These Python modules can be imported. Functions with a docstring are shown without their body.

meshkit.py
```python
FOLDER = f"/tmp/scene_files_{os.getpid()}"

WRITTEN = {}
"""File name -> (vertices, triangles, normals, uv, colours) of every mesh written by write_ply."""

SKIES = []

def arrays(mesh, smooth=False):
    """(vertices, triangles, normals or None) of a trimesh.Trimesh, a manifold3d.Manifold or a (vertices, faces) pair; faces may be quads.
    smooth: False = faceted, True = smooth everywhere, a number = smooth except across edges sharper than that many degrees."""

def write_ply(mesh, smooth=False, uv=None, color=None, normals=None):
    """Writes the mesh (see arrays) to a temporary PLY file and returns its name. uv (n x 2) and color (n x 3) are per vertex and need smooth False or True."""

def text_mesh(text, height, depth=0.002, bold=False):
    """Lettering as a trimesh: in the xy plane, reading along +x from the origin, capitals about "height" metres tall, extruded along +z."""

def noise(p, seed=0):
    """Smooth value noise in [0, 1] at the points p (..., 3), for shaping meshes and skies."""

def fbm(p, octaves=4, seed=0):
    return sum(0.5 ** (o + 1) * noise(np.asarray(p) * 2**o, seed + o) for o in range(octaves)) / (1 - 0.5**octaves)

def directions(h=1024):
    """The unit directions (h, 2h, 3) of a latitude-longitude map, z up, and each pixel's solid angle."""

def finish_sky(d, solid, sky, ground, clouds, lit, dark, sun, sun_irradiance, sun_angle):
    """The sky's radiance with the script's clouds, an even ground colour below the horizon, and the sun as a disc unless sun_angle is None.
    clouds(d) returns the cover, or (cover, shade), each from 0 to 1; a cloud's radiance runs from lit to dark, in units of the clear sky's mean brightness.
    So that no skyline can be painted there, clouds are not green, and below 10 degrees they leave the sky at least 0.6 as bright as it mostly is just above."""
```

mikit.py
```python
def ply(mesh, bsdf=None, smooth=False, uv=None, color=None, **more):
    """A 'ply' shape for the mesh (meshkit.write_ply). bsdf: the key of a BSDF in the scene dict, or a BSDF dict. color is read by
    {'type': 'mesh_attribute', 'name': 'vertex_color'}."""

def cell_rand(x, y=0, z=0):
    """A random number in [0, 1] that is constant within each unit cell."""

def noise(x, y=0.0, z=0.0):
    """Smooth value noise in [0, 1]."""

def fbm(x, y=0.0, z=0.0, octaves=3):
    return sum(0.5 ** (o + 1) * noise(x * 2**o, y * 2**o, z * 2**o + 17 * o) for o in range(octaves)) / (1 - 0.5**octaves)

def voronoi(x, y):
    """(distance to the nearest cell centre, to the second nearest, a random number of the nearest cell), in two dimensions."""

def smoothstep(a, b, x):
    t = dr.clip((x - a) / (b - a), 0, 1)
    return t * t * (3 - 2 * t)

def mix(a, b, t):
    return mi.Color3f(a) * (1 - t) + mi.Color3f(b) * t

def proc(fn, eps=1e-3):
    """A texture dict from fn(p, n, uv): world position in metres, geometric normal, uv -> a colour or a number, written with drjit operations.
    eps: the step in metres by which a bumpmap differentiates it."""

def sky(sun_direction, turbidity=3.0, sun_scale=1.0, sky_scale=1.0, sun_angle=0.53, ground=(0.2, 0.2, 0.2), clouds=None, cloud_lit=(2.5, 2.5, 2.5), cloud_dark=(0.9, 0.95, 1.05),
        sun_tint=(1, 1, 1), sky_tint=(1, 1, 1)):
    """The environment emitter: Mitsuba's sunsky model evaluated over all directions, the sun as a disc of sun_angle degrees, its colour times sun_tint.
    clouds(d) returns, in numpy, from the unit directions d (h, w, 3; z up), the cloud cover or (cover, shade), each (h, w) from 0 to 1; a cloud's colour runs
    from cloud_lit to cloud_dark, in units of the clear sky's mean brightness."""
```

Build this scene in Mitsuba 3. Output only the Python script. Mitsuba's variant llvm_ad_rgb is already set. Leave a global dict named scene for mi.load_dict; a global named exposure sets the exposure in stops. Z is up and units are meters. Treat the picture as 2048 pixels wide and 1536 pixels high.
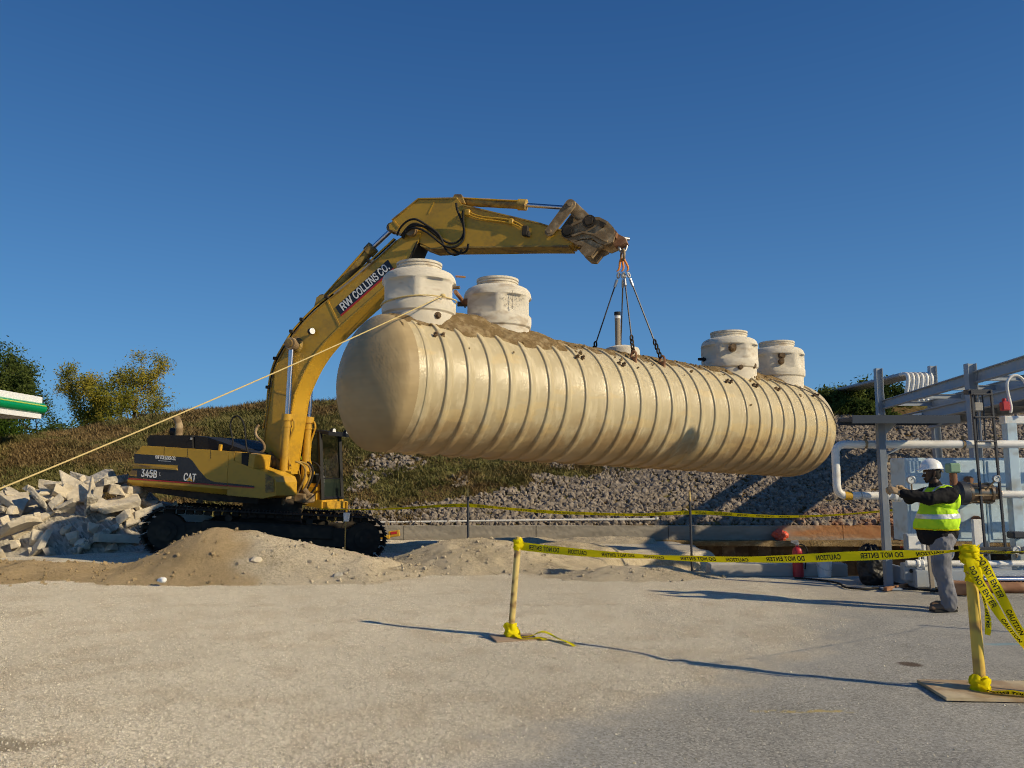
import math, numpy as np, trimesh, manifold3d as m3, drjit as dr, mitsuba as mi, mikit, meshkit
from shapely.geometry import Polygon
from mikit import proc, noise, fbm, voronoi, cell_rand, smoothstep, mix
T = mi.ScalarTransform4f
PI = math.pi
rng = np.random.default_rng(7)
scene, labels = {}, {}

# ---------------------------------------------------------------- camera, sky, exposure
EYE = np.array([0, 0, 1.6]); PITCH = 6.84
scene['camera'] = {'type': 'perspective', 'fov': 65.24, 'fov_axis': 'x', 'near_clip': 0.05, 'far_clip': 5000.0,
    'to_world': T().look_at(origin=[0, 0, 1.6], target=[0, math.cos(math.radians(PITCH)), 1.6 + math.sin(math.radians(PITCH))], up=[0, 0, 1])}
SUN = (1.76, -0.93, 1.0)
def veil(d):
    """Thin pale haze low over the horizon, all round."""
    el = np.degrees(np.arcsin(np.clip(d[..., 2], -1, 1))); return 0.50 * np.exp(-np.clip(el, 0, 90) / 12.5)
scene['sky'] = mikit.sky(SUN, turbidity=2.3, sun_scale=1.12, sky_scale=0.63, sky_tint=(0.34, 0.90, 1.62), sun_tint=(0.95, 1.03, 1.08), ground=(0.25, 0.22, 0.18),
    clouds=veil, cloud_lit=(1.9, 3.6, 5.0), cloud_dark=(1.8, 3.4, 4.8))
exposure = 1.5

# ---------------------------------------------------------------- mesh helpers; a mesh is (vertices, triangles)
def cat(*ms):
    ms = [m for m in ms if m is not None and len(m[0])]
    at = np.cumsum([0] + [len(m[0]) for m in ms])
    return np.vstack([m[0] for m in ms]), np.vstack([np.asarray(m[1]) + a for m, a in zip(ms, at)])
def arr(t):
    return np.array(t.vertices, float), np.array(t.faces)
def unit(v):
    v = np.asarray(v, float); return v / (np.linalg.norm(v) + 1e-12)
def hull(pts):
    return arr(trimesh.PointCloud(np.asarray(pts, float)).convex_hull)
def box(c, size, ax=None, bevel=0.0):
    h = np.asarray(size, float) / 2
    s = np.array([[x, y, z] for x in (-1, 1) for y in (-1, 1) for z in (-1, 1)], float)
    if bevel:
        p = np.vstack([s * (h - np.where(np.arange(3) == k, 0, bevel)) for k in range(3)])
    else:
        p = s * h
    v, f = hull(p)
    if ax is not None: v = v @ np.asarray(ax, float)
    return v + np.asarray(c, float), f
def grid_faces(n, m, wrap=False):
    i, j = np.meshgrid(np.arange(n - 1), np.arange(m if wrap else m - 1), indexing='ij')
    a, b = i * m + j, i * m + (j + 1) % m
    c, d = a + m, b + m
    return np.vstack([np.stack([a, b, d], -1).reshape(-1, 3), np.stack([a, d, c], -1).reshape(-1, 3)])
def tube(pts, r, n=8):
    p = np.asarray(pts, float); r = np.broadcast_to(r, (len(p),)).astype(float)
    t = np.gradient(p, axis=0); t /= np.linalg.norm(t, axis=1, keepdims=True) + 1e-12
    a = np.cross(t[0], [0, 0, 1.0] if abs(t[0][2]) < 0.9 else [1.0, 0, 0]); rows = []
    ang = np.arange(n) * 2 * PI / n
    for k in range(len(p)):
        a = a - t[k] * (a @ t[k]); a = unit(a); b = np.cross(t[k], a)
        rows.append(p[k] + r[k] * (np.cos(ang)[:, None] * a + np.sin(ang)[:, None] * b))
    v = np.vstack(rows + [p[:1], p[-1:]]); f = grid_faces(len(p), n, True); k = len(p) * n
    i = np.arange(n); j = (i + 1) % n
    f = np.vstack([f, np.stack([j, i, i * 0 + k], 1), np.stack([i + k - n, j + k - n, i * 0 + k + 1], 1)])
    return v, f
def curve(pts, n=24):
    """A smooth curve through the points."""
    from scipy.interpolate import CubicSpline
    p = np.asarray(pts, float); d = np.r_[0, np.cumsum(np.linalg.norm(np.diff(p, axis=0), axis=1))]
    return CubicSpline(d, p)(np.linspace(0, d[-1], n))
def cyl(p0, p1, r0, r1=None, n=16):
    p0, p1 = np.asarray(p0, float), np.asarray(p1, float)
    return tube([p0, p1], [r0, r0 if r1 is None else r1], n)
def lathe(c, axis, prof, n=24):
    """prof: (height along axis, radius) pairs."""
    c, w = np.asarray(c, float), unit(axis); a = unit(np.cross(w, [0, 0, 1.0] if abs(w[2]) < 0.9 else [1.0, 0, 0])); b = np.cross(w, a)
    ang = np.arange(n) * 2 * PI / n; rad = np.cos(ang)[:, None] * a + np.sin(ang)[:, None] * b
    v = np.vstack([c + w * h + rad * r for h, r in prof])
    f = grid_faces(len(prof), n, True)
    return v, f
def ball(c, r, sub=2):
    v, f = arr(trimesh.creation.icosphere(sub)); return v * np.asarray(r, float) + np.asarray(c, float), f
def prism(poly, fn, q0, q1):
    """poly in two dimensions, extruded from q0 to q1; fn maps (a, b, q) rows to the world."""
    m = trimesh.creation.extrude_polygon(Polygon(poly).buffer(0), q1 - q0, engine='earcut')
    v = np.array(m.vertices); v[:, 2] += q0
    return fn(v), np.array(m.faces)
def sheet(xs, ys, zf):
    X, Y = np.meshgrid(xs, ys, indexing='ij'); Z = zf(X, Y)
    return np.stack([X, Y, Z], -1).reshape(-1, 3), grid_faces(len(xs), len(ys))
def move(m, R=None, t=(0, 0, 0)):
    v = m[0] if R is None else m[0] @ np.asarray(R).T
    return v + np.asarray(t, float), m[1]
def rot(axis, deg):
    return trimesh.transformations.rotation_matrix(math.radians(deg), axis)[:3, :3]
def nz(p, k=1.0, seed=0, o=3):
    return meshkit.fbm(np.asarray(p) * k, o, seed)
def nxy(x, y, k, seed=0, o=3):
    return meshkit.fbm(np.stack([x * k, y * k, np.zeros_like(x) + seed * 7.3], -1), o, seed)
def sst(a, b, x):
    t = np.clip((x - a) / (b - a), 0, 1); return t * t * (3 - 2 * t)
def letters(text, org, xd, yd, height, width=None, depth=0.004, bold=True):
    m = meshkit.text_mesh(text, height, depth, bold); v = np.array(m.vertices)
    w = v[:, 0].max() - v[:, 0].min()
    v[:, 0] -= v[:, 0].min()
    if width: v[:, 0] *= width / w
    xd, yd = unit(xd), unit(yd); zd = np.cross(xd, yd)
    return np.asarray(org, float) + v[:, :1] * xd + v[:, 1:2] * yd + v[:, 2:] * zd, np.array(m.faces)
taken = set()
def numbered(k):
    if k not in taken:
        taken.add(k); return k
    i = 1
    while f'{k}_{i:03d}' in taken: i += 1
    taken.add(f'{k}_{i:03d}'); return f'{k}_{i:03d}'
def thing(name, label, cat_, group=None):
    k = numbered(name); labels[k] = {'label': label, 'category': cat_}
    if group: labels[k]['group'] = group
    return k
def obj(name, mesh, mat, parent=None, smooth=False, label=None, cat=None, group=None, kind=None, **kw):
    k = numbered(f'{parent}__{name}' if parent else name)
    scene[k] = mikit.ply(mesh, mat, smooth=smooth, **kw)
    d = {a: b for a, b in (('label', label), ('category', cat), ('group', group), ('kind', kind)) if b}
    if d: labels[k] = d
    return k

# ---------------------------------------------------------------- materials
def two(b): return {'type': 'twosided', 'bsdf': b}
def pr(color, rough=0.6, metal=0.0, spec=0.5, **kw):
    c = color if isinstance(color, dict) else {'type': 'rgb', 'value': list(color)}
    return two({'type': 'principled', 'base_color': c, 'roughness': rough, 'metallic': metal, 'specular': spec, **kw})
def bump(b, fn, scale, eps=0.004):
    inner = b['bsdf'] if b['type'] == 'twosided' else b
    return two({'type': 'bumpmap', 'arbitrary': proc(fn, eps), 'scale': scale, 'bsdf': inner})
def mat(name, b): scene['m_' + name] = b
def dirty(base, dirt, scale=2.0, amount=0.5, fine=9.0):
    def fn(p, n, uv):
        a = fbm(p.x * scale, p.y * scale, p.z * scale); b = fbm(p.x * fine + 5, p.y * fine, p.z * fine, octaves=2)
        return mix(base, dirt, dr.clip(smoothstep(0.42, 0.8, a * 0.65 + b * 0.35) * amount * 2, 0, 1))
    return proc(fn)

def gravel_mask(x, y):
    """1 on the loose tan gravel, 0 on the bare asphalt."""
    w = (fbm(x * 0.9, y * 0.9) - 0.5) * 1.6 + (fbm(x * 4, y * 4 + 9) - 0.5) * 0.7
    # the edge of the gravel runs from (0, 4.9) to (3.6, 9.5) and on to (5.6, 12)
    edge = 0.15 + (y - 5.2) * 0.80 - 0.03 * (y - 5.2) * (y - 5.2) * smoothstep(9, 13, y)
    return smoothstep(0.55, -0.45, x - edge + w) 
def ground_color(p, n, uv):
    g = gravel_mask(p.x, p.y)
    d1, d2, r = voronoi(p.x * 84, p.y * 84)
    d3, d4, r2 = voronoi(p.x * 75 + 7, p.y * 75)
    lo = fbm(p.x * 0.5, p.y * 0.8, 3.0); mid = fbm(p.x * 3.1, p.y * 3.1, 1.0)
    stone = mix((0.355, 0.305, 0.22), (0.775, 0.70, 0.565), dr.clip(r * 1.15, 0, 1))
    stone = stone * (0.68 + 0.32 * smoothstep(0.0, 0.34, d2 - d1)) * (0.86 + 0.28 * lo)
    stone = mix(stone, mi.Color3f(stone) * mi.Color3f(0.90, 0.87, 0.84), smoothstep(0.5, 0.75, mid))
    asp = mix((0.185, 0.175, 0.152), (0.40, 0.38, 0.335), dr.clip(r2 * 0.8 + 0.4 * (mid - 0.5) + 0.15, 0, 1)) * (0.78 + 0.42 * lo)
    asp = mix(asp, (0.50, 0.46, 0.38), smoothstep(0.93, 0.97, r) * 0.8)
    dust = smoothstep(9.6, 11.5, p.y) * smoothstep(7, 4.5, p.x) * 0.45
    asp = mix(asp, (0.40, 0.34, 0.255), dust)
    wob = (fbm(p.x * 6, p.y * 6, 4.0) - 0.5)
    yl = smoothstep(0.045, 0.02, dr.abs(p.y - 5.80 + wob * 0.05)) * smoothstep(1.62, 1.75, p.x) * smoothstep(2.45, 2.3, p.x) * smoothstep(0.42, 0.6, fbm(p.x * 30, p.y * 30))
    asp = mix(asp, (0.45, 0.33, 0.10), yl * 0.7)
    bl = smoothstep(0.07, 0.03, dr.abs(p.y - 8.1 + wob * 0.1)) * smoothstep(4.55, 4.7, p.x) * smoothstep(5.8, 5.6, p.x)
    asp = mix(asp, (0.16, 0.30, 0.36), bl * 0.6)
    spot = smoothstep(0.12, 0.06, dr.sqrt(dr.square((p.x - 3.49) * 1.0) + dr.square((p.y - 7.25) * 1.1)) + wob * 0.06)
    asp = mix(asp, (0.07, 0.045, 0.03), spot * 0.85)
    c = mix(asp, stone, g)
    st = smoothstep(0.55, 0.2, dr.sqrt(dr.square((p.x + 3.25) * 0.9) + dr.square((p.y - 5.1) * 3.2)) + wob * 0.5)
    return mix(c, (0.13, 0.10, 0.06), st * 0.6)
def ground_height(p, n, uv):
    g = gravel_mask(p.x, p.y)
    d1, d2, r = voronoi(p.x * 84, p.y * 84)
    return (1 - dr.minimum(d1 * 1.5, 1)) * (0.25 + 0.75 * g) * (0.6 + r * 0.6) + fbm(p.x * 14, p.y * 14) * 0.5
mat('ground', bump(pr(proc(ground_color), 0.95, spec=0.15), ground_height, 0.009, 0.003))
def spoil_color(p, n, uv):
    d1, d2, r = voronoi(p.x * 55 + p.z * 20, p.y * 55)
    k = smoothstep(-0.25, 0.25, p.x + 4.25 - (p.y - 13) * -0.25 + (fbm(p.x * 2, p.y * 2, p.z * 2) - 0.5) * 0.9)
    a = fbm(p.x * 1.3, p.y * 1.3, p.z * 3)
    dirt = mix((0.225, 0.16, 0.082), (0.42, 0.315, 0.185), dr.clip(r * 0.7 + a * 0.6 - 0.12, 0, 1))
    grav = mix((0.24, 0.195, 0.125), (0.57, 0.49, 0.365), dr.clip(r * 0.8 + a * 0.6 - 0.15, 0, 1))
    return mix(dirt, grav, k)
def grain(p, n, uv):
    d1, d2, r = voronoi(p.x * 45 + p.z * 20, p.y * 45 + p.z * 11)
    return (1 - d1) * (0.5 + r) + fbm(p.x * 6, p.y * 6, p.z * 6) * 2.5
def pebble_color(p, n, uv):
    r = cell_rand(dr.floor(p.x * 40), dr.floor(p.y * 40), 3); return mix((0.34, 0.30, 0.22), (0.78, 0.715, 0.59), r)
mat('pebble', pr(proc(pebble_color), 0.9, spec=0.15))
mat('spoil', bump(pr(proc(spoil_color), 0.95, spec=0.1), grain, 0.012, 0.004))
def sand_color(p, n, uv):
    d1, d2, r = voronoi(p.x * 50 + p.z * 20, p.y * 50)
    a = fbm(p.x * 1.7, p.y * 1.7, p.z * 3)
    return mix((0.23, 0.185, 0.115), (0.55, 0.47, 0.345), dr.clip(r * 0.75 + a * 0.7 - 0.2, 0, 1))
mat('sand', bump(pr(proc(sand_color), 0.95, spec=0.1), grain, 0.012, 0.004))
def berm_color(p, n, uv):
    a = fbm(p.x * 0.45, p.y * 0.6, p.z * 0.7); b = fbm(p.x * 2.3, p.y * 2.3, p.z * 2.3)
    c = mix((0.12, 0.08, 0.036), (0.13, 0.115, 0.042), smoothstep(0.4, 0.6, a))
    return c * (0.55 + b * 0.9)
mat('berm', bump(pr(proc(berm_color), 1.0, spec=0.05), lambda p, n, uv: fbm(p.x * 5, p.y * 5, p.z * 5), 0.12, 0.02))
def grass_color(p, n, uv):
    a = fbm(p.x * 0.55, p.y * 0.7, p.z * 0.8); b = noise(p.x * 9, p.y * 9, p.z * 4)
    c = mix((0.215, 0.145, 0.068), (0.125, 0.14, 0.042), smoothstep(0.40, 0.57, a))
    return mix(c, (0.32, 0.24, 0.12), b * 0.6) * (0.7 + 0.6 * fbm(p.x * 2.2, p.y * 2.2, p.z * 2.2))
mat('grass', two({'type': 'diffuse', 'reflectance': proc(grass_color)}))
def riprap_color(p, n, uv):
    r = cell_rand(dr.floor(p.x * 5.2), dr.floor(p.y * 5.2), dr.floor(p.z * 6)); a = fbm(p.x * 7, p.y * 7, p.z * 7)
    c = mix((0.14, 0.115, 0.092), (0.33, 0.28, 0.23), dr.clip(r * 0.7 + a * 0.55 - 0.1, 0, 1))
    rust = smoothstep(8.0, 11, p.x) * smoothstep(28.8, 27.4, p.y) * smoothstep(0.38, 0.62, fbm(p.x * 2.2, p.y * 2, p.z * 2))
    return mix(c, (0.33, 0.13, 0.05), rust * 0.55)
mat('riprap', pr(proc(riprap_color), 0.9, spec=0.2))
def rubble_color(p, n, uv):
    a = fbm(p.x * 2.2, p.y * 2.2, p.z * 2.2); b = fbm(p.x * 14, p.y * 14, p.z * 14)
    r = cell_rand(dr.floor(p.x * 1.4), dr.floor(p.y * 1.4), dr.floor(p.z * 1.9))
    return mix((0.36, 0.31, 0.235), (0.76, 0.665, 0.51), dr.clip(a * 0.8 + b * 0.5 - 0.2 + 0.3 * (r - 0.5), 0, 1))
mat('rubble', bump(pr(proc(rubble_color), 0.92, spec=0.15), lambda p, n, uv: fbm(p.x * 11, p.y * 11, p.z * 11), 0.03, 0.006))
def broken_color(p, n, uv):
    d1, d2, r = voronoi((p.x + p.y) * 17, p.z * 17 + p.x * 5)
    return mix((0.23, 0.21, 0.175), (0.52, 0.475, 0.40), r)
mat('broken', bump(pr(proc(broken_color), 0.95, spec=0.1), lambda p, n, uv: fbm(p.x * 16, p.y * 16, p.z * 16), 0.05, 0.006))
def kerb_color(p, n, uv):
    a = fbm(p.x * 1.6, p.y * 2, p.z * 7); b = fbm(p.x * 12, p.y * 12, p.z * 12)
    c = mix((0.23, 0.205, 0.17), (0.37, 0.335, 0.28), dr.clip(a * 0.9 + b * 0.4 - 0.15, 0, 1))
    k = smoothstep(8.4, 10.2, p.x + (fbm(p.x * 1.5, p.z * 5) - 0.5) * 2.0) * smoothstep(-0.40, -0.18, p.z + (a - 0.5) * 0.25)
    return mix(c, mix((0.33, 0.125, 0.045), (0.40, 0.20, 0.085), b), k * 0.9)
mat('kerb', bump(pr(proc(kerb_color), 0.95, spec=0.1), lambda p, n, uv: fbm(p.x * 9, p.y * 9, p.z * 9), 0.03, 0.006))
mat('pile_rust', pr(dirty((0.11, 0.07, 0.038), (0.25, 0.165, 0.09), 1.5, 0.6), 0.9))
mat('concrete', pr(dirty((0.34, 0.32, 0.29), (0.46, 0.43, 0.38), 2.0, 0.6), 0.9, spec=0.2))

def tank_color(p, n, uv):
    a = fbm(p.x * 0.9, p.y * 0.9, p.z * 0.9); b = fbm(p.x * 6.5, p.y * 6.5, p.z * 2.2); s = fbm(p.x * 13, p.y * 13, p.z * 1.1)
    c = mix((0.415, 0.33, 0.185), (0.545, 0.46, 0.29), dr.clip(a * 0.7 + b * 0.4 + 0.1, 0, 1))
    c = mix(c, (0.72, 0.62, 0.42), smoothstep(0.52, 0.75, s) * 0.35)
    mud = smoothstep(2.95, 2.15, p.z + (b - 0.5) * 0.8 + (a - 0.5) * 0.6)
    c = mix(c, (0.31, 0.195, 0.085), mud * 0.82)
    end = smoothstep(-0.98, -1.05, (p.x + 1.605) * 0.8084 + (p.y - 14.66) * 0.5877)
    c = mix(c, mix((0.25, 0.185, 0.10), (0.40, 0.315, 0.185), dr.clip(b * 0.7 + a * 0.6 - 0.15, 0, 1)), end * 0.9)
    tape = smoothstep(0.58, 0.66, fbm(p.x * 1.1 + 4, p.y * 1.1, p.z * 4))
    return mix(c, (0.60, 0.44, 0.20), tape * 0.35)
def tank_bump(p, n, uv):
    return fbm(p.x * 20, p.y * 20, p.z * 9, octaves=2) + 0.8 * noise(p.x * 55, p.y * 55, p.z * 38)
mat('tank', bump(pr(proc(tank_color), 0.33, spec=0.42), tank_bump, 0.006, 0.004))
def end_color(p, n, uv):
    a = fbm(p.x * 1.1, p.y * 1.1, p.z * 1.1); b = fbm(p.x * 5, p.y * 5, p.z * 5); s = fbm(p.x * 3, p.y * 3, p.z * 16)
    c = mix((0.29, 0.205, 0.10), (0.47, 0.36, 0.20), dr.clip(a * 0.7 + b * 0.5 + s * 0.3 - 0.25, 0, 1))
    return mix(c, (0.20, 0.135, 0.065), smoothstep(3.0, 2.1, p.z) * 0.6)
mat('tank_end', bump(pr(proc(end_color), 0.5, spec=0.25), tank_bump, 0.005, 0.004))
mat('tank_rib', bump(pr(proc(tank_color), 0.38, spec=0.4), tank_bump, 0.004, 0.004))
def riser_color(p, n, uv):
    a = fbm(p.x * 2.0, p.y * 2.0, p.z * 3.0); b = fbm(p.x * 5, p.y * 5, p.z * 9)
    c = mix((0.52, 0.455, 0.35), (0.70, 0.65, 0.55), dr.clip(a * 0.9 + b * 0.5 - 0.15, 0, 1))
    return mix(c, (0.34, 0.245, 0.145), smoothstep(0.60, 0.80, a * 0.6 + b * 0.5) * 0.6)
mat('riser', bump(pr(proc(riser_color), 0.8, spec=0.3), lambda p, n, uv: fbm(p.x * 9, p.y * 9, p.z * 12), 0.008, 0.006))
mat('soil', bump(pr(dirty((0.20, 0.135, 0.065), (0.34, 0.25, 0.14), 6.0, 0.7, 22.0), 1.0, spec=0.05), grain, 0.02, 0.006))
# excavator
mat('yellow', pr(dirty((0.545, 0.31, 0.024), (0.40, 0.23, 0.03), 2.2, 0.45, 14.0), 0.42, spec=0.5))
mat('worn_yellow', pr(dirty((0.40, 0.26, 0.06), (0.18, 0.115, 0.05), 2.5, 0.9), 0.6, spec=0.35))
mat('navy', pr((0.016, 0.02, 0.03), 0.45))
mat('black', pr((0.014, 0.014, 0.015), 0.62, spec=0.3))
mat('rubber', pr((0.022, 0.02, 0.018), 0.75, spec=0.3))
mat('mud_steel', pr(dirty((0.028, 0.024, 0.019), (0.07, 0.052, 0.034), 3.0, 0.6), 0.8, spec=0.3))
mat('grease', pr(dirty((0.21, 0.145, 0.08), (0.40, 0.30, 0.18), 5.0, 0.8), 0.75, spec=0.2))
mat('rust', pr(dirty((0.22, 0.10, 0.05), (0.36, 0.20, 0.11), 5.0, 0.7), 0.8))
mat('chrome', two({'type': 'roughconductor', 'material': 'Cr', 'alpha': 0.12}))
mat('steel', pr((0.42, 0.42, 0.43), 0.4, 0.7))
mat('red', pr((0.45, 0.025, 0.03), 0.45))
mat('white', pr((0.80, 0.79, 0.76), 0.45))
mat('glass', {'type': 'thindielectric', 'int_ior': 1.5})
mat('tinted_glass', {'type': 'blendbsdf', 'weight': 0.6, 'a': {'type': 'thindielectric', 'int_ior': 1.5}, 'b': two({'type': 'diffuse', 'reflectance': {'type': 'rgb', 'value': [0.03, 0.045, 0.035]}})})
mat('lamp_glass', pr((0.75, 0.77, 0.78), 0.12, spec=0.8))
# plant at the right
mat('rack_paint', pr(dirty((0.30, 0.34, 0.385), (0.36, 0.36, 0.35), 2.0, 0.5), 0.5))
mat('steel_blue', pr((0.045, 0.058, 0.082), 0.6, spec=0.2))
mat('post_paint', pr(dirty((0.17, 0.20, 0.245), (0.25, 0.26, 0.27), 2.0, 0.5), 0.6, spec=0.3))
mat('blue_paint', pr(dirty((0.44, 0.57, 0.67), (0.33, 0.36, 0.36), 2.2, 0.6, 11.0), 0.45))
mat('white_pipe', pr(dirty((0.76, 0.75, 0.72), (0.55, 0.51, 0.44), 2.5, 0.5), 0.45))
mat('dark_paint', pr((0.03, 0.034, 0.045), 0.5))
mat('bronze', pr((0.30, 0.225, 0.155), 0.28, 0.85))
mat('green_box', pr((0.20, 0.33, 0.22), 0.5))
mat('gauge', pr((0.70, 0.70, 0.66), 0.2))
mat('pier', pr((0.30, 0.25, 0.19), 0.9))
# tape, rope, posts
mat('tape', two({'type': 'principledthin', 'base_color': {'type': 'rgb', 'value': [0.86, 0.74, 0.015]}, 'roughness': 0.35, 'diff_trans': 0.55, 'spec_trans': 0.0}))
scene['m_tape'] = scene['m_tape']['bsdf']
mat('tape_ink', pr((0.02, 0.018, 0.01), 0.5))
mat('yellow_post', pr(dirty((0.66, 0.47, 0.075), (0.36, 0.20, 0.06), 6.0, 0.55, 16.0), 0.5))
mat('old_post', pr(dirty((0.62, 0.47, 0.16), (0.20, 0.095, 0.04), 7.0, 0.9, 18.0), 0.6))
mat('plate', bump(pr(dirty((0.56, 0.455, 0.285), (0.36, 0.245, 0.135), 2.2, 0.65, 12.0), 0.6), lambda p, n, uv: fbm(p.x * 12, p.y * 12), 0.004))
mat('plate_rust', pr(dirty((0.33, 0.235, 0.16), (0.20, 0.12, 0.075), 3.0, 0.6), 0.8))
mat('rope', pr((0.60, 0.46, 0.20), 0.8))
mat('wire', pr((0.10, 0.09, 0.085), 0.5, 0.4))
mat('orange', pr((0.70, 0.24, 0.03), 0.5))
mat('red_bag', bump(pr((0.75, 0.12, 0.06), 0.35), lambda p, n, uv: fbm(p.x * 14, p.y * 14, p.z * 14), 0.05))
mat('bag', bump(pr((0.012, 0.012, 0.013), 0.55), lambda p, n, uv: fbm(p.x * 9, p.y * 9, p.z * 9), 0.08))
# person
mat('skin', pr((0.075, 0.040, 0.025), 0.5, spec=0.4))
mat('hair', pr((0.012, 0.010, 0.009), 0.8))
mat('hat', pr((0.82, 0.81, 0.78), 0.28, spec=0.5))
cl = lambda k, s: (lambda p, n, uv: fbm(p.x * k, p.y * k, p.z * k * 0.6))
mat('vest', bump(pr((0.50, 0.80, 0.03), 0.8, spec=0.2), cl(11, 1), 0.05))
mat('silver', pr((0.60, 0.61, 0.62), 0.35, 0.3))
mat('jacket', bump(pr((0.012, 0.012, 0.014), 0.85, spec=0.2), cl(12, 1), 0.06))
mat('trousers', bump(pr(dirty((0.215, 0.215, 0.235), (0.15, 0.15, 0.165), 5.0, 0.5), 0.9, spec=0.1), cl(9, 1), 0.08))
mat('leather', pr((0.20, 0.12, 0.07), 0.8))
mat('glove', pr((0.36, 0.25, 0.145), 0.85))
# plants and the fuel station canopy
def leaf(c1, c2, k=1.2):
    def fn(p, n, uv):
        return mix(c1, c2, dr.clip(fbm(p.x * k, p.y * k, p.z * k) * 1.6 - 0.45 + (noise(p.x * 9, p.y * 9, p.z * 9) - 0.5) * 0.5, 0, 1))
    return {'type': 'principledthin', 'base_color': proc(fn), 'roughness': 0.6, 'diff_trans': 0.7, 'spec_trans': 0.0}
mat('leaf_green', leaf((0.05, 0.08, 0.022), (0.16, 0.19, 0.05)))
mat('leaf_yellow', leaf((0.20, 0.20, 0.03), (0.50, 0.38, 0.06), 0.7))
mat('leaf_bush', leaf((0.04, 0.075, 0.012), (0.115, 0.165, 0.025)))
mat('bark', pr((0.075, 0.06, 0.048), 0.95))
mat('canopy_white', pr((0.80, 0.80, 0.79), 0.4))
mat('canopy_green', pr((0.0, 0.25, 0.085), 0.25))
mat('canopy_lime', pr((0.45, 0.62, 0.10), 0.4))

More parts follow.
